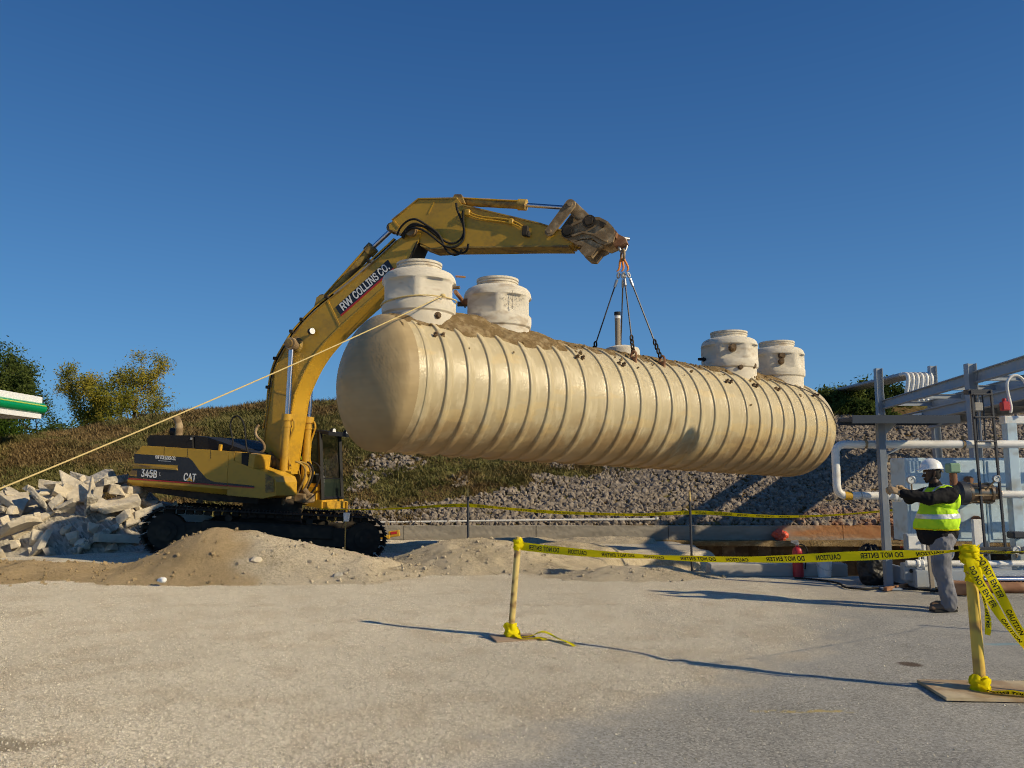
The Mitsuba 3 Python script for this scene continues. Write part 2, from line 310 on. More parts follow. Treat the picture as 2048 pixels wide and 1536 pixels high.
# ================================================================ SETTING: ground, mounds, embankment
def base_z(x, y):
    z = (nxy(x, y, 0.35, 1) - 0.5) * 0.05 * sst(3, 9, y) + (nxy(x, y, 2.2, 2) - 0.5) * 0.03 * sst(2, 5, y)
    dig = np.exp(-((x + 5.6) / 4.6) ** 4 - ((y - 20.0) / 3.3) ** 4)
    cx = 10.6 + 0.018 * (x + 2) ** 2; ruts = sum(np.exp(-((y - cx - o) / 0.16) ** 2) for o in (0.0, 1.1)) + sum(np.exp(-((y - 7.2 - 0.22 * x - o) / 0.15) ** 2) for o in (0.0, 1.3)) * (x < 1.5)
    z = z - 0.016 * ruts * (0.5 + nxy(x, y, 1.3, 14)) + 0.01 * (nxy(x, y, 9.0, 15, 3) - 0.5) * np.clip(ruts, 0, 1)
    return z - 0.38 * sst(13, 26, y) - dig * 0.055 * np.clip(x + 5.6, -2.5, 2.8)
def pit_z(x, y, d=0.0):
    return 1.9 * sst(0.9, 2.4, x - d - 4.2 * sst(17, 22, y) + (nxy(x, y, 0.8, 4) - 0.5) * 1.5) * sst(13.75 + d, 14.35 + d, y + (nxy(x, y, 1.5, 5) - 0.5) * 0.3) * (1 - sst(15.8, 16.6, x))
def ground_z(x, y):
    return base_z(x, y) - pit_z(x, y) - 2.0 * sst(27.6, 28.4, y) * (1 - sst(54, 70, y)) * (np.abs(x) < 58)
gx = np.unique(np.r_[np.linspace(-900, -60, 15), np.linspace(-60, -13, 60), np.arange(-13, 13.01, 0.085), np.linspace(13, 60, 60), np.linspace(60, 900, 15)])
gy = np.unique(np.r_[np.linspace(-300, -20, 12), np.linspace(-20, 2.5, 40), np.arange(2.5, 23.5, 0.085), np.linspace(23.6, 30, 60), np.linspace(30.5, 75, 70), np.linspace(70, 1500, 25)])
obj('ground', sheet(gx, gy, ground_z), 'm_ground', smooth=True, label='open yard of loose tan gravel and grey asphalt in the foreground', kind='structure')

CREST = ([-10.5, -9.1, -8.2, -7.3, -6.87, -6.43, -6.0, -5.54, -5.14, -4.65, -4.1, -3.76, -3.3, -2.9, -2.3, -1.8], [0.16, 0.20, 0.16, 0.11, 0.12, 0.20, 0.40, 0.62, 0.78, 0.72, 0.64, 0.55, 0.46, 0.38, 0.26, 0.0])
def bell(t, w0, w1):
    t = np.where(t < 0, t / w0, t / w1); return np.clip(1 - t * t, -0.4, 1) * np.where(np.abs(t) < 1, 1 - 0.25 * (1 - np.abs(t)), 1)
def spoil_z(x, y):
    h = np.interp(x + (nxy(x, y, 0.7, 6) - 0.5) * 0.5, *CREST)
    c = 14.25 + (nxy(x, y * 0, 0.5, 8) - 0.5) * 0.5
    t = (y - c) / np.where(y < c, 2.15, 1.8)
    b = np.cos(np.clip(np.abs(t), 0, 1) * PI) * 0.5 + 0.5
    return h * b * 1.04 + (nxy(x, y, 2.4, 7, 4) - 0.5) * 0.15 * np.clip(b * 3, 0, 1) + (nxy(x, y, 7.0, 9, 3) - 0.5) * 0.03 * np.clip(b * 3, 0, 1) - 0.03 - 0.1 * (np.abs(t) > 0.97)
obj('spoil_mound', sheet(np.arange(-10.5, -1.8, 0.07), np.arange(11.9, 16.2, 0.07), spoil_z), 'm_spoil', smooth=True, label='low mound of brown dug soil running into tan gravel before the tracks', kind='structure')
def sand_z(x, y):
    w = nxy(x, y, 0.9, 11); f = (nxy(x, y, 3.0, 12, 4) - 0.5)
    def hump(cx, cy, rx, ry, h):
        d = np.sqrt(((x - cx) / rx) ** 2 + ((y - cy) / ry) ** 2) + (w - 0.5) * 0.35
        return h * (np.cos(np.clip(d, 0, 1) * PI) * 0.5 + 0.5)
    z = hump(-0.75, 15.9, 2.7, 2.6, 0.58) + hump(1.2, 18.4, 2.4, 2.6, 0.40) + hump(2.1, 13.65, 2.3, 1.1, 0.21) + hump(-2.4, 13.9, 1.6, 1.4, 0.20) + hump(0.1, 25.6, 2.2, 1.2, 0.22) + hump(-2.9, 23.6, 2.6, 2.0, 0.20) + hump(3.4, 26.2, 3.4, 1.5, 0.22)
    return base_z(x, y) + z + f * 0.17 * np.clip(z * 8, 0, 1) - 0.05 - pit_z(x, y, 0.75)
obj('sand_mound', sheet(np.r_[np.arange(-4.8, 4.6, 0.075)], np.r_[np.arange(12.2, 20.5, 0.075), np.arange(20.6, 26.9, 0.12)], lambda x, y: np.maximum(sand_z(x, y), ground_z(x, y) - 0.08)), 'm_sand', smooth=True,
    label='churned mounds of pale sand and gravel beside the open pit', kind='structure')

WY = 27.2
def crest_z(x):
    return np.interp(x, [-60, -36, -24.3, -20.3, -16.2, -11, 12, 60], [0.9, 1.6, 2.75, 3.8, 4.9, 5.35, 5.45, 5.45]) + (nxy(x, x * 0, 0.25, 20) - 0.5) * 0.5
def berm_z(x, y):
    foot = np.where(x > -9, 0.04, 0.04 - 0.45 * sst(0, 4, -9 - x))
    top = crest_z(x); z = foot + (y - WY) * 0.5
    z = top - np.log1p(np.exp(np.clip((top - z) / 0.35, -40, 40))) * 0.35
    z = np.where(y > 42, z - (y - 42) * 0.16, z)
    return z + (nxy(x, y, 0.8, 21) - 0.5) * 0.4 * sst(WY + 0.1, WY + 2, y)
obj('embankment', sheet(np.linspace(-58, 54, 380), np.r_[np.linspace(WY, 41, 100), np.linspace(41.3, 72, 40)], berm_z), 'm_berm', smooth=True, label='brown grassy bank with a rock-covered right half rising behind the yard', kind='structure')
def rock_top(x):
    return np.interp(x, [-4.1, -0.45, 4.4, 8, 10, 14.8, 50], [27.3, 30.3, 31.2, 33.4, 34.8, 36.0, 37.4])
# stones of the riprap: a few shapes, squashed and turned
def stone(seed, sub=1, rough=0.5):
    r = np.random.default_rng(seed); v, f = arr(trimesh.creation.icosphere(sub))
    for _ in range(7):
        d = unit(r.normal(size=3)); h = 0.55 + 0.3 * r.random(); s = v @ d; v = np.where((s > h)[:, None], v - (s - h)[:, None] * d, v)
    return v * (1 + rough * (r.random((len(v), 1)) - 0.5) * 0.3), f
SHAPES_ = [stone(100 + k) for k in range(10)]
def pebble(seed):
    r = np.random.default_rng(seed); p = r.normal(size=(11, 3)); p /= np.linalg.norm(p, axis=1, keepdims=True); return hull(p)
LOW_ = [pebble(300 + k) for k in range(14)]
def scatter_stones(P, size, r, kinds=SHAPES_):
    ms = []
    for p, s in zip(P, size):
        v, f = kinds[r.integers(len(kinds))]; q = r.normal(size=4); R = trimesh.transformations.quaternion_matrix(q)[:3, :3]
        ms.append(((v * (s * (0.7 + 0.6 * r.random(3)))) @ R.T + p, f))
    return ms
r_ = np.random.default_rng(31); n = 56000
X = r_.uniform(-6, 34, n); Y = r_.uniform(27.3, 37.8, n); jit = (nxy(X, Y, 0.9, 30) - 0.5) * 3.4
keep = (Y < rock_top(X) + jit) | ((X < 11) & (nxy(X, Y, 0.5, 33) > 0.60) & (r_.random(n) < 0.5))
P = np.c_[X, Y][keep]
P = np.vstack([P, np.c_[-4.6 + r_.normal(size=200) * 0.65, 31.6 + r_.normal(size=200) * 0.38]])
P3 = np.c_[P, berm_z(P[:, 0], P[:, 1]) + 0.02]
S_ = 0.065 + 0.065 * r_.random(len(P)) ** 1.5
vis = (P[:, 0] > -2.5) & (P[:, 0] < 13) & (P[:, 1] < 29.6)
near = np.argsort(np.where(vis, -S_ / P[:, 1], 1))[:300]
far = np.setdiff1d(np.arange(len(P)), near)
obj('riprap', cat(*scatter_stones(P3[far], S_[far], r_, LOW_)), 'm_riprap', 'embankment', label='grey broken rock covering the bank', kind='stuff')
for m in scatter_stones(P3[near], S_[near] * 1.1, r_): obj('stone', m, 'm_riprap', 'embankment')

# dry grass and weeds on the bank
r_ = np.random.default_rng(5); n = 46000
X = r_.uniform(-33, 17, n); Y = WY + 0.2 + r_.random(n) * 13.5
dens = nxy(X, Y, 0.6, 40)
edge = rock_top(X) + (nxy(X, Y, 0.9, 30) - 0.5) * 3.4
ok = (Y > edge - 0.15) & (r_.random(n) < 0.45 + dens) & ~((np.abs(Y - 31.6) < 0.5) & (np.abs(X + 4.6) < 1.0) & (r_.random(n) < 0.8)); X, Y, dens = X[ok], Y[ok], dens[ok]; Zg = berm_z(X, Y)
vs, fs = [], []
k = len(X); H = (0.05 + 0.20 * r_.random(k) ** 2) * (0.4 + 1.2 * dens)
for b in range(7):
    a = r_.uniform(0, 2 * PI, k); lean = r_.uniform(0.4, 2.2, k); w = 0.016 + 0.022 * r_.random(k); ox, oy = r_.normal(0, 0.12, k), r_.normal(0, 0.12, k)
    base = np.c_[X + ox, Y + oy, Zg - 0.04 + oy * 0.4]; side = np.c_[-np.sin(a), np.cos(a), a * 0] * w[:, None]
    tip = base + np.c_[np.cos(a) * lean * H, np.sin(a) * lean * H, H + 0.05]
    vs.append(np.stack([base - side, base + side, tip], 1).reshape(-1, 3)); fs.append(np.arange(3 * k).reshape(-1, 3))
obj('dry_grass', cat(*zip(vs, fs)), 'm_grass', label='dry brown and green weeds covering the bank', cat='grass', kind='stuff')

# ---------------------------------------------------------------- trees and bushes
def leaf_cloud(C, n, spread, size, r):
    p = C[r.integers(len(C), size=n)] + r.normal(size=(n, 3)) * spread
    a = r.normal(size=(n, 3)); a /= np.linalg.norm(a, axis=1, keepdims=True); b = np.cross(a, r.normal(size=(n, 3))); b /= np.linalg.norm(b, axis=1, keepdims=True)
    s = size * (0.6 + 0.8 * r.random((n, 1)))
    v = np.stack([p - a * s, p + b * s * 0.45, p + a * s, p - b * s * 0.45], 1).reshape(-1, 3); i = np.arange(n)[:, None] * 4
    return v, np.vstack([i + [0, 1, 2], i + [0, 2, 3]])
def tree(name, base, height, width, seed, leafm, nleaf, size, label, group=None, trunks=1, spread=0.35, low=0.35, ecc=1.0):
    r = np.random.default_rng(seed); base = np.asarray(base, float); limbs, tips = [], []
    def grow(p, d, L, rad, lev):
        q = [p]
        for k in range(4):
            d = unit(d + r.normal(size=3) * 0.14 + np.array([0, 0, 0.05])); q.append(q[-1] + d * L / 4)
        q = np.array(q); limbs.append(tube(q, np.linspace(rad, rad * 0.6, 5), 6 if lev < 2 else 4))
        if lev >= 2: tips.extend(q[2:])
        if lev < 4:
            for _ in range(3 if lev < 3 else 2):
                nd = unit(d + r.normal(size=3) * np.array([0.75, 0.75, 0.5])); grow(q[r.integers(2, 5)], nd, L * 0.68, rad * 0.55, lev + 1)
    for t in range(trunks):
        grow(base + np.r_[r.normal(size=2) * 0.25 * (trunks > 1), 0], unit(np.r_[r.normal(size=2) * 0.12, 1]), height * low, height * 0.018, 0)
    tips = np.array(tips); c = tips.mean(0); ext = np.percentile(np.abs(tips - c), 96, axis=0)
    tgt = np.array([width / 2, width / 2 * ecc, height * 0.36]); mid = base + np.array([0, 0, height * 0.62])
    fix = lambda v: mid + (v - c) / ext * tgt
    k = thing(name, label, 'tree' if 'tree' in name else 'bush', group)
    v, f = cat(*limbs); w = sst(0, height * 0.3, v[:, 2] - base[2])[:, None]
    obj('trunk', (v * (1 - w) + fix(v) * w, f), 'm_bark', k, smooth=True)
    obj('crown', leaf_cloud(fix(tips), nleaf, spread, size, r), leafm, k)
def bush(base, rx, ry, h, seed, n, label, size=0.11, group=None, leafm='m_leaf_bush'):
    r = np.random.default_rng(seed); base = np.asarray(base, float); C = []
    while len(C) < 70:
        p = r.uniform(-1, 1, 3); p[2] = abs(p[2])
        if np.linalg.norm(p) < 1 and np.linalg.norm(p) > 0.35: C.append(p)
    C = base + np.array(C) * [rx, ry, h * 0.92]
    k = thing('bush', label, 'bush', group)
    obj('stem', cat(*[tube(curve([base + r.normal(size=3) * 0.1 * [1, 1, 0], (base + c) / 2 + r.normal(size=3) * 0.1, c], 5), [0.03, 0.025, 0.02, 0.015, 0.008], 4) for c in C[::4]]), 'm_bark', k)
    obj('foliage', leaf_cloud(C, n, 0.17 * min(rx, h, 1.6), size, r), leafm, k)
tree('broadleaf_tree', (-32.9, 52, 2.0), 7.7, 4.9, 3, 'm_leaf_green', 24000, 0.09, 'dense dark green tree at the left edge behind the striped canopy', spread=0.30)
tree('autumn_tree', (-27.9, 52, 2.9), 6.2, 2.6, 11, 'm_leaf_yellow', 8000, 0.07, 'thin yellowing tree with a bare dark trunk, left of the two on the bank', 'yellowing trees on the bank', spread=0.22, low=0.4)
tree('autumn_tree', (-24.9, 51, 3.1), 6.1, 4.3, 14, 'm_leaf_yellow', 19000, 0.072, 'fuller golden yellow tree, right of the two on the bank', 'yellowing trees on the bank', trunks=2, spread=0.25)
tree('slender_tree', (-29.7, 50, 2.6), 4.2, 2.2, 21, 'm_leaf_bush', 2200, 0.065, 'small sparse sapling between the canopy tip and the yellow trees', spread=0.24, low=0.3)
bush((-25.0, 38.6, 2.6), 2.6, 1.4, 1.75, 1, 9000, 'wide green bush at the far left under the canopy', 0.085)
bush((-22.2, 39.6, 3.0), 1.7, 1.2, 1.3, 2, 5200, 'rounded green bush at the foot of the yellow trees', 0.085, leafm='m_leaf_green')
bush((-28.5, 37.5, 2.0), 2.6, 1.5, 2.0, 6, 5000, 'green bush cut off by the left edge below the canopy', 0.085)
bush((15.4, 38.0, 5.0), 1.5, 0.9, 0.95, 3, 6000, 'low dark shrub on the bank crest beside the right end of the tank', 0.085, leafm='m_leaf_green')
bush((17.6, 38.2, 5.0), 1.6, 1.0, 1.35, 4, 7000, 'taller dark shrub on the bank crest behind the steel rack', 0.085, leafm='m_leaf_green')
bush((15.9, 36.4, 4.3), 1.5, 0.8, 0.9, 5, 5000, 'dark shrub just above the broken rock, lowest on the bank', 0.085, leafm='m_leaf_green')

# ---------------------------------------------------------------- kerb wall, sheet piles, concrete edge
k = thing('kerb_wall', 'long low concrete kerb wall along the foot of the bank, stained orange at its right end', 'wall')
ends = [-12.2, -8.0, -3.6, 0.8, 5.2, 11.0, 15.4, 19.8]
for a, b in zip(ends[:-1], ends[1:]):
    v, f = arr(trimesh.creation.box((b - a - 0.02, 0.32, 0.46)).subdivide().subdivide().subdivide()); v += [(a + b) / 2, WY - 0.06, -0.145]
    v += (nz(v, 4, 50) - 0.5)[:, None] * [0.0, 0.03, 0.035]
    obj('kerb_segment', (v, f), 'm_kerb', k, smooth=40)
k = thing('sheet_pile_wall', 'rusty corrugated sheet pile wall below the kerb in the pit', 'wall')
x = 4.6
while x < 16.4:
    y0, y1 = 27.02, 27.44; w = 1.18
    pts = np.array([(x, y0), (x + 0.38, y0), (x + 0.56, y1), (x + 0.98, y1), (x + w, y0)])
    v = np.vstack([np.c_[pts, np.full(5, -2.6)], np.c_[pts, np.full(5, -0.42)], np.c_[pts + [0, 0.02], np.full(5, -2.6)], np.c_[pts + [0, 0.02], np.full(5, -0.43)]])
    f = np.vstack([[[i, i + 1, i + 6], [i, i + 6, i + 5]] for i in range(4)] + [[[i + 10, i + 11, i + 16], [i + 10, i + 16, i + 15]] for i in range(4)] + [[[i + 5, i + 6, i + 16], [i + 5, i + 16, i + 15]] for i in range(4)])
    obj('sheet_pile', (v, f), 'm_pile_rust', k); x += w + 0.012
lv, lf = arr(trimesh.creation.box((20.4, 0.75, 0.17)).subdivide().subdivide().subdivide().subdivide().subdivide()); lv += [9.2, 26.93, -0.46]
lv += np.c_[np.zeros(len(lv)), -0.28 * (nz(lv, 2.6, 52, 4) - 0.3) * (lv[:, 1] < 26.95), (nz(lv, 3.4, 53, 4) - 0.5) * 0.13 * (lv[:, 1] < 26.95)]
obj('broken_ledge', (lv, lf), 'm_soil', label='ragged ledge of broken paving and soil under the kerb wall', cat='ledge', smooth=50)
obj('concrete_edge', cat(box((4.45, 13.75, 0.10), (2.3, 0.3, 0.22), bevel=0.02)), 'm_concrete', label='grey concrete edge strip on the ground behind the fire extinguisher', cat='kerb')
obj('white_pipe_rail', cat(tube([(-5.4, 27.35, 0.17), (-1.2, 27.33, 0.23), (1.8, 27.31, 0.27), (4.87, 27.3, 0.29)], 0.034, 6), cyl((4.87, 27.3, 0.29), (4.9, 27.3, 0.36), 0.055, n=8)), 'm_white_pipe',
    label='thin cream pipe lying along the top of the kerb wall', cat='pipe')

# ---------------------------------------------------------------- broken concrete
def slab(r, L, W, th):
    n = r.integers(4, 7); a = np.sort(r.uniform(0, 2 * PI, n) * 0.35 + np.arange(n) * 2 * PI / n * 0.65 + r.random())
    poly = np.c_[np.cos(a) * L / 2, np.sin(a) * W / 2] * (0.75 + 0.4 * r.random((n, 1)))
    c = 0.012 + 0.012 * r.random()
    low = poly * 0.93 + r.normal(size=poly.shape) * 0.03
    pts = np.vstack([np.c_[poly * (1 - c / L * 3), np.full(n, th / 2)], np.c_[poly, np.full(n, th / 2 - c)], np.c_[low, np.full(n, -th / 2 + 0.02 * r.random())], np.c_[(poly + low) / 2 * (0.97 + 0.08 * r.random((n, 1))), np.full(n, 0)]])
    return hull(pts)
def pile_z(x, y):
    d = np.interp(x, [-16, -13, -12.0, -10.8, -9.8, -9.0, -8.2, -7.7], [1.1, 1.35, 1.45, 1.78, 1.6, 1.05, 0.6, 0.0])
    return d * np.clip(1 - ((y - 20.7) / 2.0) ** 2, 0, 1) ** 0.8
def zone(what, x, y, h):
    col = 'beside the track' if x > -9.3 else 'right of the middle' if x > -10.4 else 'in the middle' if x > -11.5 else 'left of the middle' if x > -12.6 else 'at the left edge'
    row = 'on the top' if h > 1.25 else 'on the back slope' if y > 20.8 else 'on the upper front' if h > 0.85 else 'on the lower front' if h > 0.35 else 'at the foot'
    lab = f'{what} {row} of the rubble pile, {col}'
    return dict(label=lab, cat='concrete ' + what.split()[-1], group=lab.replace('slab', 'slabs').replace('chunk', 'chunks'))
r_ = np.random.default_rng(17)
spots = [(x, y) for x in np.arange(-15.6, -7.8, 0.60) for y in np.arange(18.9, 22.0, 0.44)]
obj('rubble_fines', sheet(np.arange(-16.5, -7.4, 0.12), np.arange(18.5, 22.9, 0.12), lambda x, y: pile_z(x, y) * 0.70 - 0.16 + (nxy(x, y, 2.5, 60, 4) - 0.5) * 0.35 * np.clip(pile_z(x, y) * 3, 0, 1)), 'm_broken', label='crushed grey concrete filling the gaps of the rubble pile', cat='rubble', kind='stuff')
for i, (x, y) in enumerate(spots):
    x += r_.normal() * 0.14; y += r_.normal() * 0.12; h = pile_z(x, y)
    if h <= 0.02 and r_.random() < 0.6: continue
    s = 0.50 + 0.55 * r_.random() ** 1.3
    m = slab(r_, s * (1.1 + 0.6 * r_.random()), s * (0.85 + 0.35 * r_.random()), 0.10 + 0.11 * r_.random())
    tilt = rot([1, 0, 0], 25 + r_.normal() * 26) if y < 20.9 else rot([1, 0, 0], r_.normal() * 28)
    R = rot([0, 0, 1], r_.uniform(-50, 50)) @ tilt @ rot([0, 1, 0], r_.normal() * 22) @ rot([0, 0, 1], r_.uniform(0, 360))
    obj('rubble_piece', move(m, R, (x, y, max(h * 0.93 + r_.normal() * 0.07, 0.05) - 0.10)), 'm_broken' if r_.random() < 0.25 else 'm_rubble', **zone('broken concrete slab', x, y, h))
for i in range(100):
    x, y = r_.uniform(-15.5, -7.6), r_.uniform(18.5, 21.5); h = pile_z(x, y); s = 0.16 + 0.16 * r_.random()
    m = slab(r_, s * 1.4, s, s * 0.8); R = trimesh.transformations.quaternion_matrix(r_.normal(size=4))[:3, :3]
    obj('rubble_chunk', move(m, R, (x, y, h * 0.95 - 0.05)), 'm_rubble', **zone('small concrete chunk', x, y, h))
for (px, y, z, L, W, ang, tilt, lab) in [(-10.75, 20.3, 1.58, 1.2, 1.2, 20, 55, 'large upright concrete slab with a pointed top at the peak of the rubble pile'),
                                (-9.15, 19.6, 0.62, 0.75, 0.95, -10, 75, 'pale slab standing on edge beside the rear of the track'),
                                (-8.75, 20.3, 0.98, 1.15, 0.5, -15, 15, 'long flat slab sticking out of the rubble towards the excavator'),
                                (-11.35, 19.25, 0.52, 1.15, 0.85, 5, 48, 'broad pale slab leaning at the front of the rubble pile'),
                                (-9.9, 19.7, 1.12, 1.3, 0.8, 10, 35, 'broad slab lying across the right shoulder of the rubble pile')]:
    obj('rubble_piece', move(slab(np.random.default_rng(int(L * 100 + W * 10)), L, W, 0.16), rot([0, 0, 1], ang) @ rot([1, 0, 0], tilt), (px, y, z)), 'm_rubble', label=lab, cat='concrete slab')
r_ = np.random.default_rng(41); X = r_.uniform(-9.5, 4.2, 2800); Y = r_.uniform(12.1, 16.6, 2800); Z1, Z2, Z0 = spoil_z(X, Y), sand_z(X, Y), base_z(X, Y)
Zt = np.maximum(np.where(X < -1.85, Z1, -1), np.where(X > -4.75, Z2, -1)); ok = (Zt > Z0 - 0.02) & ~((X > 0.8) & (Y > 14.3)); S1 = 0.010 + 0.038 * r_.random(2800) ** 5
obj('clods', cat(*scatter_stones(np.c_[X, Y, Zt + 0.3 * S1][ok], S1[ok], r_, LOW_)), 'm_spoil', label='clods and small stones strewn over the mounds', cat='clods', kind='stuff')
# loose rocks on the mound and pebbles on the yard
for (x, y, z, s, lab, m) in [(-5.35, 13.9, 0.60, 0.09, 'grey-green rock near the top of the brown mound', 'm_broken'), (-4.15, 13.2, 0.32, 0.11, 'pale rock on the right flank of the brown mound', 'm_rubble'),
                          (-5.28, 12.35, 0.09, 0.085, 'white block at the foot of the brown mound', 'm_white'), (-2.75, 13.0, 0.07, 0.12, 'rock lying where the mound meets the gravel', 'm_broken'), (-4.35, 14.15, 0.60, 0.05, 'small yellowish stone on top of the brown mound', 'm_rubble')]:
    v, f = stone(int(abs(x * 100)), 2); obj('rock', (v * s * [0.95, 0.75, 0.6] + [x, y, z], f), m, smooth=30, label=lab, cat='rock')
r_ = np.random.default_rng(77); P, S_ = [], []
for _ in range(5200):
    y = 3.3 + 10 * r_.random() ** 1.7; x = r_.uniform(-0.68, 0.68) * y
    g = x - (0.15 + (y - 5.2) * 0.8)
    if g > -0.8 and r_.random() < 0.75 * math.exp(-max(g, 0) * 0.55) + 0.12: P.append((x, y)); S_.append(0.0035 + 0.0055 * r_.random() ** 2)
n = 42000; Y = 4.2 + 6.5 * r_.random(n) ** 1.5; X = r_.uniform(-0.68, 0.68, n) * Y; g = X - (0.15 + (Y - 5.2) * 0.8) + (nxy(X, Y, 0.9, 80) - 0.5) * 1.6
ok = g < 0.15; P = np.vstack([np.array(P), np.c_[X, Y][ok]]); S_ = np.r_[S_, 0.0035 + 0.005 * r_.random(ok.sum()) ** 2]
obj('gravel', cat(*scatter_stones(np.c_[P, ground_z(P[:, 0], P[:, 1]) + 0.002], S_, r_, LOW_)), 'm_pebble', label='loose tan pebbles strewn over the yard', cat='gravel', kind='stuff')

# ================================================================ THE TANK
TP = np.array([-1.605, 14.66, 3.285]); TD = unit([0.8084, 0.5877, -0.0326]); TN = unit([0.5880, -0.8088, 0]); TW = -np.cross(TD, TN)
def tk(t, phi, r):
    """Point at t along the axis, phi from the top towards the camera, r from the axis."""
    t, phi, r = np.broadcast_arrays(np.asarray(t, float), phi, r)
    return TP + t[..., None] * TD + (r * np.sin(phi))[..., None] * TN + (r * np.cos(phi))[..., None] * TW
RS = 1.215
tank = thing('storage_tank', 'huge tan ribbed fibreglass storage tank hanging level from the excavator', 'tank')
ph = np.linspace(0, 2 * PI, 145)[:-1]
def tube_of(ts, rs):
    v = np.vstack([tk(t, ph, r) for t, r in zip(ts, rs)]); return v, grid_faces(len(ts), len(ph), True)
RIBS = [-0.62, -0.24, 0.19, 0.65, 1.09, 1.55, 1.99, 2.42, 2.89, 3.46, 3.93, 4.38, 4.84, 5.3, 5.75, 6.2, 6.66, 7.15, 7.77, 8.24, 8.69, 9.15, 9.58, 10.03, 10.49, 10.93]
kn0 = np.r_[-0.97, RIBS, 11.05]; tt, rr = [], []
for a_, b_ in zip(kn0[:-1], kn0[1:]):           # the skin sags a little between the ribs and sweeps up to meet them
    u_ = np.linspace(0, 1, 15)[:-1]; w_ = np.abs(2 * u_ - 1); tt += list(a_ + (b_ - a_) * u_); rr += list(RS - 0.012 + 0.012 * w_ ** 2 + 0.010 * np.clip((w_ - 0.6) / 0.4, 0, 1) ** 2)
tt.append(11.05); rr.append(RS + 0.01)
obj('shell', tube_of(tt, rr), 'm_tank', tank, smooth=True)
a = np.linspace(0.02, 1, 26)
LD = 0.69
def endcap(t0, sgn, depth, p=1.8, q=0.8):
    """Domed head, blunter than a cone and sharper than a ball, so that it meets the barrel in a visible crease."""
    v_ = np.cos(a * PI / 2); rr = (1 - v_ ** p) ** q * (RS + 0.012)
    return tube_of(np.r_[t0 + sgn * depth, t0 + sgn * depth * v_, t0 - sgn * 0.16], np.r_[1e-3, rr, RS + 0.012])
obj('end_cap', endcap(-0.97, -1, LD), 'm_tank_end', tank, smooth=35, label='dull brownish domed left end of the tank')
obj('end_cap', endcap(11.05, 1, 0.95, 2.0, 0.5), 'm_tank', tank, smooth=True, label='domed right end of the tank')
for k, t0 in enumerate(RIBS):
    w, hgt = (0.05, 0.012) if k == 0 else (0.06, 0.036)
    s = np.array([-1.0, -0.85, -0.72, -0.5, -0.2, 0.2, 0.6, 1.0, 1.4, 1.9]); hh = np.array([-0.01, 0.2, 0.75, 0.97, 1, 0.93, 0.72, 0.42, 0.15, -0.01])
    obj('rib', tube_of(t0 + s * w, RS + np.where(hh > 0.01, hh * hgt, hh)), 'm_tank_rib', tank, smooth=True)
# lifting lugs along the flank, in pairs of stubs
for t in (-0.30, 2.93, 4.05, 7.45, 8.4, 9.25, 10.85):
    for dt in (-0.07, 0.07):
        c = tk(t + dt, 0.86, RS + 0.02); o = unit(tk(t, 0.86, 2) - tk(t, 0.86, 1))
        obj('lug', cat(cyl(c - o * 0.03, c + o * 0.075, 0.032, 0.026, 8), box(c + o * 0.02, (0.07, 0.07, 0.03), np.array([TD, np.cross(o, TD), o]), 0.006)), 'm_pile_rust', tank)
# access risers
def riser(t, r, hn, neck, flats_at, panel, name, label=None):
    c = tk(t, 0.0, 0.0); c = np.array([c[0], c[1], c[2]]); top = c[2] + 1.215
    prof = [(top - 0.55, r * 0.93, 0), (top + 0.10, r * 0.93, 0), (top + 0.13, r * 0.985, 0), (top + 0.20, r * 1.0, 0)]
    z0, z1 = panel
    prof += [(top + z0, r, 0), (top + z0 + 0.03, r, 1), (top + (z0 + z1) / 2, r, 1), (top + z1 - 0.03, r, 1), (top + z1, r, 0)]
    z2 = hn - 0.17
    prof += [(top + z1 + 0.012, r * 1.004, 0), (top + z2 - 0.16, r * 0.995, 0), (top + z2 - 0.10, r * 0.965, 0), (top + z2 - 0.05, r * 0.905, 0), (top + z2 - 0.018, r * 0.82, 0), (top + z2, neck + 0.05, 0)]
    ang = np.arange(144) * 2 * PI / 144; half = 0.46; dist = np.abs((ang[:, None] - flats_at + PI) % (2 * PI) - PI).min(1)
    flat = np.where(dist < half, math.cos(half) / np.cos(dist), 1.0)
    rows = [np.c_[c[0] + np.cos(ang) * R * np.where(m, flat, 1), c[1] + np.sin(ang) * R * np.where(m, flat, 1), np.full(144, z)] for z, R, m in prof]
    k = obj('riser', (np.vstack(rows), grid_faces(len(rows), 144, True)), 'm_riser', tank, smooth=28, label=label)
    zt = top + z2
    obj('neck', lathe([c[0], c[1], 0], [0, 0, 1], [(zt - 0.03, neck + 0.05), (zt + 0.004, neck + 0.05), (zt + 0.02, neck), (zt + 0.07, neck), (zt + 0.075, neck + 0.02), (zt + 0.10, neck + 0.02), (zt + 0.105, neck), (top + hn - 0.045, neck), (top + hn - 0.04, neck + 0.025), (top + hn, neck + 0.025), (top + hn + 0.003, neck - 0.03), (top + hn - 0.1, neck - 0.04)], 48), 'm_riser', k, smooth=35)
    obj('lid', cyl([c[0], c[1], top + hn - 0.05], [c[0], c[1], top + hn - 0.03], neck - 0.02, n=40), 'm_soil', k)
    return k, np.array([c[0], c[1], top])
F0 = np.array([-2.02, -0.97, 0.08, 1.13, 2.17, 3.22])
R1, c1 = riser(-0.152, 0.685, 1.09, 0.40, F0, (0.32, 0.70), 'riser', 'leftmost white riser on the tank, tallest of the four')
R2, c2 = riser(1.63, 0.67, 1.11, 0.395, F0 - 0.02, (0.33, 0.71), 'riser', 'second white riser from the left, with faint handwriting on it')
R3, c3 = riser(8.71, 0.69, 1.05, 0.43, F0 + 0.33, (0.30, 0.68), 'riser', 'third riser from the left, with a pipe stub on its flat face')
